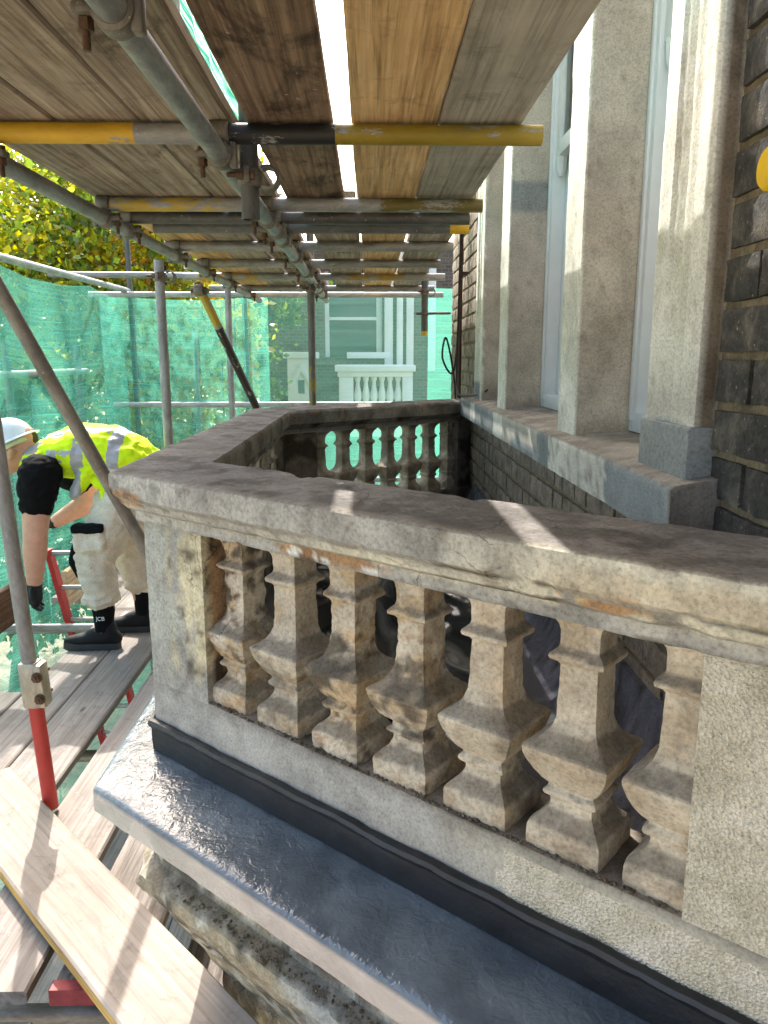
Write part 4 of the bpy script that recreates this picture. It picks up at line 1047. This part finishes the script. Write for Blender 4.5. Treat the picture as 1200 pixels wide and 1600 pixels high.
# ------------------------------------------------------------------ debris netting
def net_mat(name, colr, op):
    m, nt, ns, L, b = new_mat(name)
    tc = nd(ns, 'ShaderNodeTexCoord'); v = tc.outputs['UV']
    mp = nd(ns, 'ShaderNodeMapping'); mp.inputs['Scale'].default_value = (1.0, 9.0, 1); L.new(v, mp.inputs['Vector'])
    mp2 = nd(ns, 'ShaderNodeMapping'); mp2.inputs['Scale'].default_value = (0.6, 55.0, 1); L.new(v, mp2.inputs['Vector'])
    n1 = noise_n(nt, mp.outputs[0], 1.6, 5, 0.6, 0.5); n2 = noise_n(nt, mp2.outputs[0], 1.2, 4, 0.7, 0.1)
    fac = nd(ns, 'ShaderNodeMath', operation='MULTIPLY_ADD'); fac.inputs[1].default_value = 1.5*op; fac.inputs[2].default_value = op*0.25; L.new(n2, fac.inputs[0])
    f2 = nd(ns, 'ShaderNodeMath', operation='MULTIPLY_ADD', use_clamp=True); f2.inputs[1].default_value = 0.7*op; L.new(n1, f2.inputs[0])
    sub = nd(ns, 'ShaderNodeMath', operation='SUBTRACT'); sub.inputs[1].default_value = 0.35*op; L.new(fac.outputs[0], sub.inputs[0]); L.new(sub.outputs[0], f2.inputs[2])
    t = nd(ns, 'ShaderNodeBsdfTransparent'); t.inputs[0].default_value = (0.92, 0.98, 0.96, 1)
    d = nd(ns, 'ShaderNodeBsdfDiffuse'); d.inputs[0].default_value = (*colr, 1)
    tl = nd(ns, 'ShaderNodeBsdfTranslucent'); tl.inputs[0].default_value = (*colr, 1)
    m1 = nd(ns, 'ShaderNodeMixShader'); m1.inputs[0].default_value = 0.6; L.new(d.outputs[0], m1.inputs[1]); L.new(tl.outputs[0], m1.inputs[2])
    m2 = nd(ns, 'ShaderNodeMixShader'); L.new(f2.outputs[0], m2.inputs[0]); L.new(t.outputs[0], m2.inputs[1]); L.new(m1.outputs[0], m2.inputs[2])
    L.new(m2.outputs[0], ns['Material Output'].inputs[0]); return m
M_net = net_mat('green_debris_net', srgb(120,218,192), 0.36)
M_net3 = net_mat('green_debris_net_thick', srgb(60,160,132), 0.95)
M_net2 = net_mat('green_debris_net_shaded', srgb(138,212,190), 0.12)  # thinner and paler, standing for net that lies in shade
def net(name, a, b_, z0, z1, mat, label, amp=0.05, nu=150, nv=50, seed=0, sag=0.05):
    a = Vector((a[0], a[1], 0)); b_ = Vector((b_[0], b_[1], 0)); d = (b_-a); L_ = d.length; d.normalize(); nrm = Vector((-d.y, d.x, 0))
    me = bpy.data.meshes.new(name); V = []; UV = []
    for j in range(nv+1):
        t = j/nv
        for i in range(nu+1):
            s = i/nu
            k = 1-abs(2*t-1)**3
            off = amp*(N((s*L_*2.2 + 0.5*t, t*0.6, seed), 1.4, seed)*1.2 + 0.35*math.sin(s*L_*9 + 3*N((s*3, t*1.5, 1), 1, seed)))*(0.25+0.75*k)
            top = z1 - sag*abs(math.sin(s*L_*math.pi/1.6))*(1 if j == nv else t)
            p = a + d*(s*L_) + nrm*off; V.append((p.x, p.y, z0 + (top-z0)*t)); UV.append((s*L_, t*(z1-z0)))
    F = [(j*(nu+1)+i, j*(nu+1)+i+1, (j+1)*(nu+1)+i+1, (j+1)*(nu+1)+i) for j in range(nv) for i in range(nu)]
    c = Vector(((a.x+b_.x)/2, (a.y+b_.y)/2, z0))
    me.from_pydata([(x-c.x, y-c.y, z-c.z) for x, y, z in V], [], F); uv = me.uv_layers.new(name='UVMap')
    idx = np.zeros(len(me.loops), dtype=np.int32); me.loops.foreach_get('vertex_index', idx)
    uv.data.foreach_set('uv', np.array(UV, dtype=np.float32)[idx].ravel())
    o = link_mesh(name, me, mat); o.location = c
    return tag(o, label, 'netting')
net('debris_netting', (XN,1.5), (XN,7.14), -3.4, 2.06, M_net, 'green debris net hanging in folds along the left side behind the worker', amp=0.11, seed=1)  # lower part carried down out of view to shade the level below
net('debris_netting', (-2.40,YNET+.02), (-0.90,YNET), -3.4, 2.06, M_net, 'green debris net at the far end left of the dark upright', amp=0.06, seed=2)
net('debris_netting', (-0.96,YNET+.03), (0.80,YNET+.03), -3.4, 2.12, M_net2, 'green debris net thinned to look shaded at the far end in front of the neighbouring house', amp=0.02, seed=3, sag=0.02)
net('debris_netting', (-0.98,YNET-.03), (0.80,YNET-.02), -3.4, 1.02, M_net, 'added layer of green debris net at the far end standing for sunlight below the mid rail', amp=0.02, seed=6, sag=0.03)  # second layer thickens the green where sun lights the net
net('debris_netting', (0.54,YNET+.06), (0.86,YNET+.05), -1.0, 2.12, M_net, 'narrow strip of green net added for its sunlit brightness beside the corner of the house', amp=0.015, nu=30, seed=8, sag=0.02)  # denser piece stands for the sunlit edge of the net
net('debris_netting', (-1.08,-0.5), (-1.08,7.0), 2.25, 4.0, M_net3, 'green net above the upper platform seen through the gap between boards', amp=0.03, seed=4)
tube_obj((-1.05,-0.6,3.05), (-1.05,7.0,3.05), 'guard rail of the upper platform seen through the gap between boards', T_light)
for y in (2.2, 4.6): tube_obj((-1.03,y,2.0), (-1.03,y,3.9), 'upright of the upper platform, %s one above the gap' % ('near' if y < 3 else 'far'), T_light)

# ------------------------------------------------------------------ trees beyond the nets
M_bark = stone_mat('bark', [srgb(62,54,44), srgb(84,74,60), srgb(108,98,80)], scale=8, fine=40)
def leaf_mat():
    m, nt, ns, L, b = new_mat('leaf')
    a = nd(ns, 'ShaderNodeAttribute', attribute_name='Col')
    d = nd(ns, 'ShaderNodeBsdfPrincipled'); L.new(a.outputs['Color'], d.inputs['Base Color']); d.inputs['Roughness'].default_value = 0.45; d.inputs['Specular IOR Level'].default_value = 0.4
    t = nd(ns, 'ShaderNodeBsdfTranslucent')
    hs = nd(ns, 'ShaderNodeHueSaturation'); hs.inputs['Value'].default_value = 1.7; hs.inputs['Saturation'].default_value = 1.15; L.new(a.outputs['Color'], hs.inputs['Color']); L.new(hs.outputs[0], t.inputs[0])
    mx = nd(ns, 'ShaderNodeMixShader'); mx.inputs[0].default_value = 0.5; L.new(d.outputs[0], mx.inputs[1]); L.new(t.outputs[0], mx.inputs[2])
    L.new(mx.outputs[0], ns['Material Output'].inputs[0]); return m
M_leaf = leaf_mat()
PAL_G = [srgb(96,118,52), srgb(116,136,60), srgb(136,150,70), srgb(78,100,46)]
PAL_Y = [srgb(150,152,56), srgb(168,160,62), srgb(128,138,52), srgb(170,156,62), srgb(184,132,58)]
PAL_D = [srgb(52,74,38), srgb(62,84,42), srgb(74,92,44)]
def tree(base, top_z, crown_c, crown_r, nleaf, label, pal, leaf=0.11, seed=0, trunk_r=0.13, limbs=9, name='broadleaf_tree'):
    rs = np.random.default_rng(100+seed); rd = random.Random(200+seed)
    root = empty(name, base, label, 'tree', 'trees beyond the nets')
    b_ = Vector(base); cc = Vector(crown_c); cr = Vector(crown_r)
    mb = MB()
    tp = Vector((cc.x + 0.1*cr.x, cc.y, cc.z + 0.55*cr.z))
    pts = [b_.lerp(tp, i/7) + Vector((0.12*math.sin(i*1.3+seed), 0.12*math.cos(i*1.7+seed), 0)) for i in range(8)]
    mb.tube(pts, [trunk_r*(1-0.82*i/7) for i in range(8)], 9)
    tips = []
    for k in range(limbs):
        t = rd.uniform(0.35, 0.95); i = min(6, int(t*7)); st = pts[i].lerp(pts[i+1], t*7-i)
        a_ = rd.uniform(0, 2*math.pi); e = Vector((cc.x + cr.x*0.8*math.cos(a_), cc.y + cr.y*0.8*math.sin(a_), cc.z + cr.z*rd.uniform(-0.75, 0.8)))
        mid = st.lerp(e, 0.5) + Vector((0,0,0.2*cr.z*rd.random()))
        cv = curve([st, mid, e], 5); mb.tube(cv, [trunk_r*0.38*(1-0.85*j/(len(cv)-1)) for j in range(len(cv))], 6); tips += [cv[-1], cv[-3], mid]
        for q in range(2):
            s2 = cv[rd.randint(3, len(cv)-2)]; e2 = s2 + Vector((rd.uniform(-1,1)*cr.x, rd.uniform(-1,1)*cr.y, rd.uniform(-.6,.7)*cr.z))*0.4
            mb.tube([s2, s2.lerp(e2, .5)+Vector((0,0,.05)), e2], [trunk_r*0.12, trunk_r*0.08, trunk_r*0.03], 5); tips.append(e2)
    mb.build('trunk', M_bark, root)
    # leaves gathered in clumps through the crown's volume
    ncl = max(30, nleaf//70); dirs = rs.normal(size=(ncl, 3)); dirs /= np.linalg.norm(dirs, axis=1)[:, None]
    rad = rs.random(ncl)**0.45
    cl = np.array(cc)[None] + dirs*rad[:, None]*np.array(cr)[None]
    if tips: cl[:len(tips)] = np.array([list(t) for t in tips])[:ncl]
    which = rs.integers(0, ncl, nleaf)
    csz = rs.uniform(0.16, 0.36, ncl)*float(np.mean(cr))*0.85
    pos = cl[which] + rs.normal(size=(nleaf, 3))*csz[which][:, None]*np.array([0.6, 0.6, 0.42])
    sz = leaf*rs.uniform(0.55, 1.25, nleaf)
    ax = rs.normal(size=(nleaf, 3)); ax[:, 2] -= 0.5; ax /= np.linalg.norm(ax, axis=1)[:, None]
    r2 = rs.normal(size=(nleaf, 3)); sd_ = np.cross(ax, r2); sd_ /= np.linalg.norm(sd_, axis=1)[:, None]; nn = np.cross(ax, sd_)
    q = np.empty((nleaf, 4, 3)); hw = sz[:, None]*0.33
    q[:, 0] = pos; q[:, 1] = pos + ax*sz[:, None]*0.5 + sd_*hw + nn*sz[:, None]*0.08; q[:, 2] = pos + ax*sz[:, None]; q[:, 3] = pos + ax*sz[:, None]*0.5 - sd_*hw + nn*sz[:, None]*0.08
    vv = (q - np.array(base)[None, None]).reshape(-1, 3)
    me = bpy.data.meshes.new('crown'); me.vertices.add(nleaf*4); me.vertices.foreach_set('co', vv.astype(np.float32).ravel())
    me.loops.add(nleaf*4); me.loops.foreach_set('vertex_index', np.arange(nleaf*4, dtype=np.int32))
    me.polygons.add(nleaf); me.polygons.foreach_set('loop_start', np.arange(0, nleaf*4, 4, dtype=np.int32)); me.polygons.foreach_set('loop_total', np.full(nleaf, 4, dtype=np.int32))
    me.update(); me.validate()
    pa_ = np.array(pal); cpick = rs.integers(0, len(pal), ncl); lp_ = np.where(rs.random(nleaf) < 0.6, cpick[which], rs.integers(0, len(pal), nleaf))
    colr = pa_[lp_]*rs.uniform(0.7, 1.25, nleaf)[:, None]
    at = me.color_attributes.new('Col', 'FLOAT_COLOR', 'POINT'); c4 = np.ones((nleaf*4, 4), dtype=np.float32); c4[:, :3] = np.repeat(colr, 4, axis=0); at.data.foreach_set('color', c4.ravel())
    o = bpy.data.objects.new('crown', me); COL.objects.link(o); me.materials.append(M_leaf); o.parent = root
    return root
tree((-5.6,9.6,GZ), 4, (-5.0,9.4,2.6), (2.1,1.9,2.3), 26000, 'big bright green tree above the left net', PAL_G+PAL_Y[:2], 0.105, 1, 0.16, 12)
tree((-3.4,11.5,GZ), 4, (-3.2,11.3,3.0), (1.7,1.6,2.2), 19000, 'tree turning yellow and orange above the left net corner', PAL_Y+PAL_G[:2], 0.105, 2, 0.13, 10)
tree((-4.1,8.3,GZ), 2, (-3.9,8.2,0.4), (1.3,1.2,1.9), 9000, 'dark leafy small tree behind the left net', PAL_D+PAL_G[:2], 0.12, 3, 0.1, 9)
tree((-2.55,9.4,GZ), 2, (-2.5,9.4,1.0), (0.75,0.8,1.5), 3800, 'slender forked tree with a bare trunk behind the net corner', PAL_Y+PAL_G, 0.10, 4, 0.09, 7)
tree((-1.55,10.8,GZ), 3, (-1.35,10.6,2.5), (0.62,0.6,1.2), 4200, 'dark climbing tree against the corner of the neighbouring house', PAL_D+PAL_G[:1], 0.09, 5, 0.09, 7)
tree((-1.75,8.9,GZ), 2, (-1.58,8.7,1.75), (0.34,0.4,0.8), 900, 'young tree with yellow orange leaves beyond the far net', PAL_Y, 0.11, 6, 0.05, 5)
tree((-8.5,12.0,GZ), 4, (-8.2,12,2.0), (2.6,2.2,3.2), 12000, 'broad green tree farther left behind the first trees', PAL_G, 0.16, 7, 0.2, 9)
tree((-5.2,16.0,GZ), 5, (-5.0,16,2.2), (3.2,2.2,3.6), 13000, 'tall yellow green tree standing well behind the left net', PAL_Y[:3]+PAL_G, 0.2, 8, 0.22, 10)
tree((-6.6,6.6,GZ), 2, (-6.0,6.6,0.2), (1.7,1.6,1.8), 8000, 'low dark bushy tree behind the left edge of the net', PAL_D+PAL_G, 0.13, 9, 0.12, 8)

# ------------------------------------------------------------------ the worker bending over by the ladder
M_vest = plain_mat('hi_vis_yellow', srgb(214,246,30), 0.75, 0, 0.2, 0.06, 10, 0.1)
M_refl = plain_mat('reflective_tape', srgb(168,168,174), 0.5, 0.2, 0.5, 0.08, 20)
M_tee = plain_mat('black_cotton', srgb(20,20,22), 0.9, 0, 0.1, 0.2, 30)
M_skin = plain_mat('skin', srgb(206,154,130), 0.55, 0, 0.35, 0.1, 30, 0.08)
M_trs = stone_mat('painters_trousers', [srgb(196,184,164), srgb(212,202,184), srgb(222,214,198)], scale=7, b1=0.3, b2=0.1, fine=200, spot=(srgb(150,142,128), 18, 0.68))
M_glove = plain_mat('black_glove', srgb(24,25,27), 0.7)
M_shoe = plain_mat('black_shoe', srgb(18,19,22), 0.65, 0, 0.3, 0.2, 50, 0.2)
M_sole = plain_mat('shoe_sole', srgb(40,41,44), 0.6)
M_helm = plain_mat('white_helmet', srgb(226,232,238), 0.3, 0, 0.5, 0.04, 10, 0.02)
M_strap = plain_mat('helmet_strap', srgb(206,212,170), 0.6)
M_hair = plain_mat('dark_hair', srgb(50,38,30), 0.7)
M_white = plain_mat('white_print', srgb(226,226,226), 0.7)
WK = empty('person', (-1.40, 4.0, 0.0), 'person in yellow hi vis vest and white helmet bending over beside the ladder', 'person')
def fuse(name, mb, mats, vox, smooth=6, wr=0.0, wrs=20, classify=None, seed=0, parent=None):
    o0 = mb.build(name + '_src', None); md = o0.modifiers.new('r', 'REMESH'); md.mode = 'VOXEL'; md.voxel_size = vox
    ms = o0.modifiers.new('s', 'SMOOTH'); ms.iterations = smooth; ms.factor = 0.5
    dg = bpy.context.evaluated_depsgraph_get(); me = bpy.data.meshes.new_from_object(o0.evaluated_get(dg)); me.name = name
    bpy.data.objects.remove(o0)
    if wr:
        nm = [v_.normal.copy() for v_ in me.vertices]
        for v_, n_ in zip(me.vertices, nm):
            q_ = Vector((v_.co.x*0.8, v_.co.y*0.8, v_.co.z*1.7))
            v_.co += n_*(wr*(0.8*FB(v_.co, wrs, seed, 3) - 0.9*abs(N(q_, wrs*1.3, seed+2)) + 0.3))
    me.materials.clear()
    for m_ in (mats if isinstance(mats, (list, tuple)) else [mats]): me.materials.append(m_)
    if classify: me.polygons.foreach_set('material_index', [classify(p.center, p.normal) for p in me.polygons])
    par = parent or WK; me.transform(Matrix.Translation(-wpos(par)))
    me.polygons.foreach_set('use_smooth', [True]*len(me.polygons))
    o = bpy.data.objects.new(name, me); COL.objects.link(o); o.parent = par
    return o
YM = 4.0
SHN = Vector((-1.640, YM-.20, .935)); ELN = Vector((-1.665, YM-.235, .635)); WRN = Vector((-1.705, YM-.20, .385)); 
SHF = Vector((-1.660, YM+.19, .93)); ELF = Vector((-1.52, YM+.25, .74)); WRF = Vector((-1.735, YM+.20, .615))
HD = Vector((-1.835, YM-.02, 1.035)); NK = Vector((-1.735, YM, 1.02))
mb = MB()
mb.capsule([(-1.21,YM,.90),(-1.32,YM,.985),(-1.48,YM,1.03),(-1.62,YM,1.0)], [(.15,.115),(.145,.11),(.165,.115),(.15,.10)], 16)
mb.capsule([(-1.60,YM,1.01), NK, (-1.79,YM-.01,1.03)], [.07, .06, .06], 12)
mb.capsule([(-1.86,YM-.02,.985), HD, (-1.79,YM-.02,1.09)], [(.07,.075), (.082,.10), (.075,.085)], 14)
mb.capsule([(-1.925,YM-.02,1.00),(-1.945,YM-.02,.985)], [.018,.014], 8)           # nose
mb.capsule([(-1.885,YM-.02,.93),(-1.90,YM-.02,.925)], [.035,.03], 8)              # chin
for sy in (-1, 1): mb.capsule([(-1.815,YM-.02+sy*.086,1.01),(-1.80,YM-.02+sy*.094,1.045)], [.016,.02], 8)
for sh, el, wr_ in ((SHN, ELN, WRN), (SHF, ELF, WRF)):
    mb.capsule([sh, sh.lerp(el, .5), el], [.072,.070,.060], 12); mb.capsule([el, el.lerp(wr_, .35), wr_], [.060,.060,.040], 12)
for sy, kn, an in ((-1, Vector((-1.415,YM-.125,.475)), Vector((-1.395,YM-.13,.10))), (1, Vector((-1.30,YM+.125,.475)), Vector((-1.262,YM+.135,.10)))):
    hp = Vector((-1.235, YM+sy*.10, .87)); mb.capsule([hp, hp.lerp(kn,.5), kn], [.095,.08,.058], 12); mb.capsule([kn, kn.lerp(an,.35), an], [.058,.058,.04], 12)
fuse('body', mb, M_skin, 0.011, 5)
# trousers
mb = MB()
mb.capsule([(-1.20,YM,.885),(-1.30,YM,.955)], [(.175,.135),(.168,.12)], 16)
for sy, kn, an in ((-1, Vector((-1.420,YM-.13,.475)), Vector((-1.395,YM-.13,.275))), (1, Vector((-1.30,YM+.125,.475)), Vector((-1.262,YM+.135,.285)))):
    hp = Vector((-1.235, YM+sy*.088, .855)); 
    mb.capsule([hp, hp.lerp(kn,.5), kn, kn.lerp(an,.5), an.lerp(kn,.12)], [.128,.118,.098,.096,.088], 16)
    for zz, dr_ in ((.20,.006),(.225,.0),(.25,.004)): mb.tube([an+Vector((0,0,zz-.205-.012)), an+Vector((0,0,zz-.205+.012))], .088+dr_, 16)
mb.box((-1.475,YM-.262,.545),(-1.325,YM-.19,.66), bev=.015)                        # cargo pocket
trs = fuse('trousers', mb, M_trs, 0.0065, 4, 0.019, 10, None, 3)
mb = MB(); mb.box((-1.478,YM-.272,.648),(-1.322,YM-.19,.69), bev=.010); fuse('pocket_flap', mb, M_tee, 0.005, 2, 0.006, 16, None, 4, trs)
mb = MB(); mb.capsule([(-1.490,YM-.125,.53),(-1.497,YM-.13,.47),(-1.478,YM-.13,.41)], [(.052,.034),(.056,.036),(.048,.03)], 14); fuse('knee_pad', mb, M_tee, 0.006, 3, 0.004, 20, None, 4, trs)
mb = MB(); mb.capsule([(-1.372,YM+.125,.53),(-1.378,YM+.13,.47),(-1.362,YM+.13,.42)], [(.052,.034),(.056,.036),(.048,.03)], 14); fuse('knee_pad', mb, M_tee, 0.006, 3, 0.004, 20, None, 5, trs)
# t-shirt sleeves and collar
mb = MB()
for sh, el in ((SHN, ELN), (SHF, ELF)): mb.capsule([sh+Vector((.015,0,.0)), sh.lerp(el,.30), sh.lerp(el,.46)], [.105,.094,.086], 14)
mb.capsule([(-1.60,YM,.995),(-1.685,YM,1.0)], [(.15,.095),(.10,.075)], 14)
fuse('t_shirt', mb, M_tee, 0.008, 4, 0.012, 13, None, 5)
# vest
def vest_cls(c, n_):
    # waist band and shoulder braces of grey tape
    along = c.x
    if -1.305 < along + 0.10*(1.03-c.z) < -1.245: return 1
    if abs(c.y-YM) > 0.055 and abs(c.y-YM) < 0.115 and n_.z > 0.2 and along < -1.305: return 1
    if -1.475 < along + 0.16*(1.03-c.z) < -1.415 and n_.z < 0.55: return 1
    if abs(c.y-YM) > 0.10 and 0.99 < c.z < 1.055 and -1.60 < along < -1.47 and n_.z > 0.0: return 1
    return 0
mb = MB()
mb.capsule([(-1.155,YM,.955),(-1.23,YM,1.0),(-1.34,YM,1.025),(-1.48,YM,1.035),(-1.60,YM,1.01),(-1.675,YM,.985)], [(.165,.085),(.178,.115),(.188,.135),(.198,.138),(.186,.122),(.135,.095)], 18)
mb.capsule([(-1.42,YM-.13,.93),(-1.47,YM-.14,.85)], [(.07,.05),(.06,.03)], 12)     # loose side panel
mb.capsule([(-1.38,YM-.15,.905),(-1.335,YM-.17,.855),(-1.33,YM-.175,.80)], [.03,.018,.012], 8)  # tied end
fuse('vest', mb, [M_vest, M_refl], 0.0055, 4, 0.013, 12, vest_cls, 7)
# helmet: dome, brim and strap
ax = Vector((-0.42, 0, 0.90)).normalized(); fx = Vector((-0.90, 0, -0.42)).normalized(); hc = HD + ax*0.045
mb = MB(); rings = []
for i in range(12):
    a_ = R(90*i/11); rr_ = math.cos(a_); h = math.sin(a_)
    rings.append([hc + fx*(.138*max(rr_,.02)*math.cos(t_)) + Vector((0,1,0))*(.112*max(rr_,.02)*math.sin(t_)) + ax*(.125*h) for t_ in [2*math.pi*k/28 for k in range(28)]])
mb.loft(rings, True, True)
hel = mb.build('helmet', M_helm, WK)
mb = MB(); rings = []
for k in range(29):
    t_ = 2*math.pi*k/28; e = .016 + .028*max(0, math.cos(t_)) + .012*max(0, -math.cos(t_))
    dr_ = fx*math.cos(t_)*.138 + Vector((0,1,0))*math.sin(t_)*.112; ou = dr_.normalized()
    rings.append([hc+dr_*.985+ax*.004, hc+dr_+ou*e-ax*.006, hc+dr_+ou*e-ax*.011, hc+dr_*.985-ax*.008])
mb.loft(rings, True, False); mb.build('brim', M_helm, hel)
mb = MB(); mb.tube([hc - ax*.022 + fx*.128*math.cos(t_) + Vector((0,1,0))*.104*math.sin(t_) for t_ in [2*math.pi*k/24 for k in range(25)]], (.006,.014), 8); mb.build('headband', M_strap, hel)
mb = MB(); mb.capsule([HD+Vector((.055,0,-.01)), HD+Vector((.06,0,.05))], [(.078,.06),(.08,.05)], 12); fuse('hair', mb, M_hair, 0.01, 3, 0.004, 60)
for sy in (-1, 1):
    mb = MB(); mb.capsule([HD+Vector((-.083,sy*.034,-.012)), HD+Vector((-.085,sy*.034,-.013))], [.011,.011], 8); mb.build('eye', M_white, WK)
# gloves with fingers
def glove(wr_, dirv, side, name='glove'):
    mb = MB(); d = dirv.normalized(); s_ = Vector((0,1,0)) if abs(d.y) < .7 else Vector((1,0,0)); s_ = (s_ - d*s_.dot(d)).normalized(); n_ = d.cross(s_)*side
    mb.capsule([wr_-d*.02, wr_+d*.02], [.037,.034], 12); mb.capsule([wr_+d*.03, wr_+d*.085], [(.042,.02),(.045,.018)] if True else .03, 12)
    for k, ln in enumerate((.062,.072,.068,.052)):
        b0 = wr_ + d*.092 + s_*(-.033+.022*k); b1 = b0 + d*ln*.5 + n_*.012; b2 = b1 + d*ln*.22 + n_*ln*.40
        mb.capsule([b0, b1, b2], [.0105,.010,.0085], 8)
    t0 = wr_ + d*.035 + s_*-.038; mb.capsule([t0, t0 + d*.035 - s_*.022 + n_*.01, t0 + d*.062 - s_*.018 + n_*.028], [.013,.0115,.0095], 8)
    fuse(name, mb, M_glove, 0.0042, 2)
glove(WRN, Vector((-.12,0,-1)), 1); glove(WRF, Vector((-.85,-.1,-.42)), -1)
# shoes, socks
def shoe(hx, y, label=None):
    mb = MB(); mb.capsule([(hx-.035,y,.055),(hx-.11,y,.06),(hx-.19,y,.048),(hx-.262,y,.042)], [(.036,.046),(.042,.052),(.046,.036),(.036,.026)], 14)
    mb.capsule([(hx-.055,y,.07),(hx-.06,y,.115)], [.045,.044], 12); mb.capsule([(hx-.10,y,.085),(hx-.15,y,.07)], [.038,.035], 12)
    s_ = fuse('shoe', mb, M_shoe, 0.0065, 3)
    mb = MB(); P = [(0,0),( -.012,-.032),(-.06,-.04),(-.15,-.043),(-.22,-.049),(-.275,-.04),(-.302,-.012),(-.302,.012),(-.275,.04),(-.22,.049),(-.15,.043),(-.06,.04),(-.012,.032)]
    P = [(hx+.004+a_, y+b2) for a_, b2 in P]
    mb.loft([[(a_, b2, .001) for a_, b2 in P], [(a_, b2, .016) for a_, b2 in P], [(hx+(a_-hx)*.985, y+(b2-y)*.93, .034 + .008*(a_ < hx-.26)) for a_, b2 in P]], True, True); mb.build('sole', M_sole, s_)
    mb = MB()
    for k in range(4): mb.tube([(hx-.12-.022*k, y-.03, .098-.011*k), (hx-.125-.022*k, y, .108-.012*k), (hx-.12-.022*k, y+.03, .098-.011*k)], .004, 6)
    mb.build('laces', M_sole, s_)
shoe(-1.315, YM-.13); shoe(-1.195, YM+.135)
for x_, y_ in ((-1.395, YM-.13), (-1.262, YM+.135)):
    mb = MB(); mb.tube([(x_, y_, .10),(x_, y_, .15),(x_+.003, y_, .20),(x_-.004, y_, .29)], [.047,.050,.056,.062], 18); sk = mb.build('sock', M_tee, WK)
    if y_ < YM:
        fc = bpy.data.curves.new('sock_lettering', 'FONT'); fc.body = 'JCB'; fc.size = 0.030; fc.align_x = 'CENTER'; fc.extrude = 0.0006
        to = bpy.data.objects.new('tmp', fc); COL.objects.link(to); dg = bpy.context.evaluated_depsgraph_get()
        me = bpy.data.meshes.new_from_object(to.evaluated_get(dg)); bpy.data.objects.remove(to); me.name = 'sock_lettering'
        for v_ in me.vertices:
            a_ = v_.co.x/.054; rr_ = .0545 + v_.co.z
            v_.co = Vector((x_ + rr_*math.sin(a_), y_ - rr_*math.cos(a_), .168 + v_.co.y)) - wpos(sk)
        link_mesh('sock_lettering', me, M_white, sk, smooth=False)
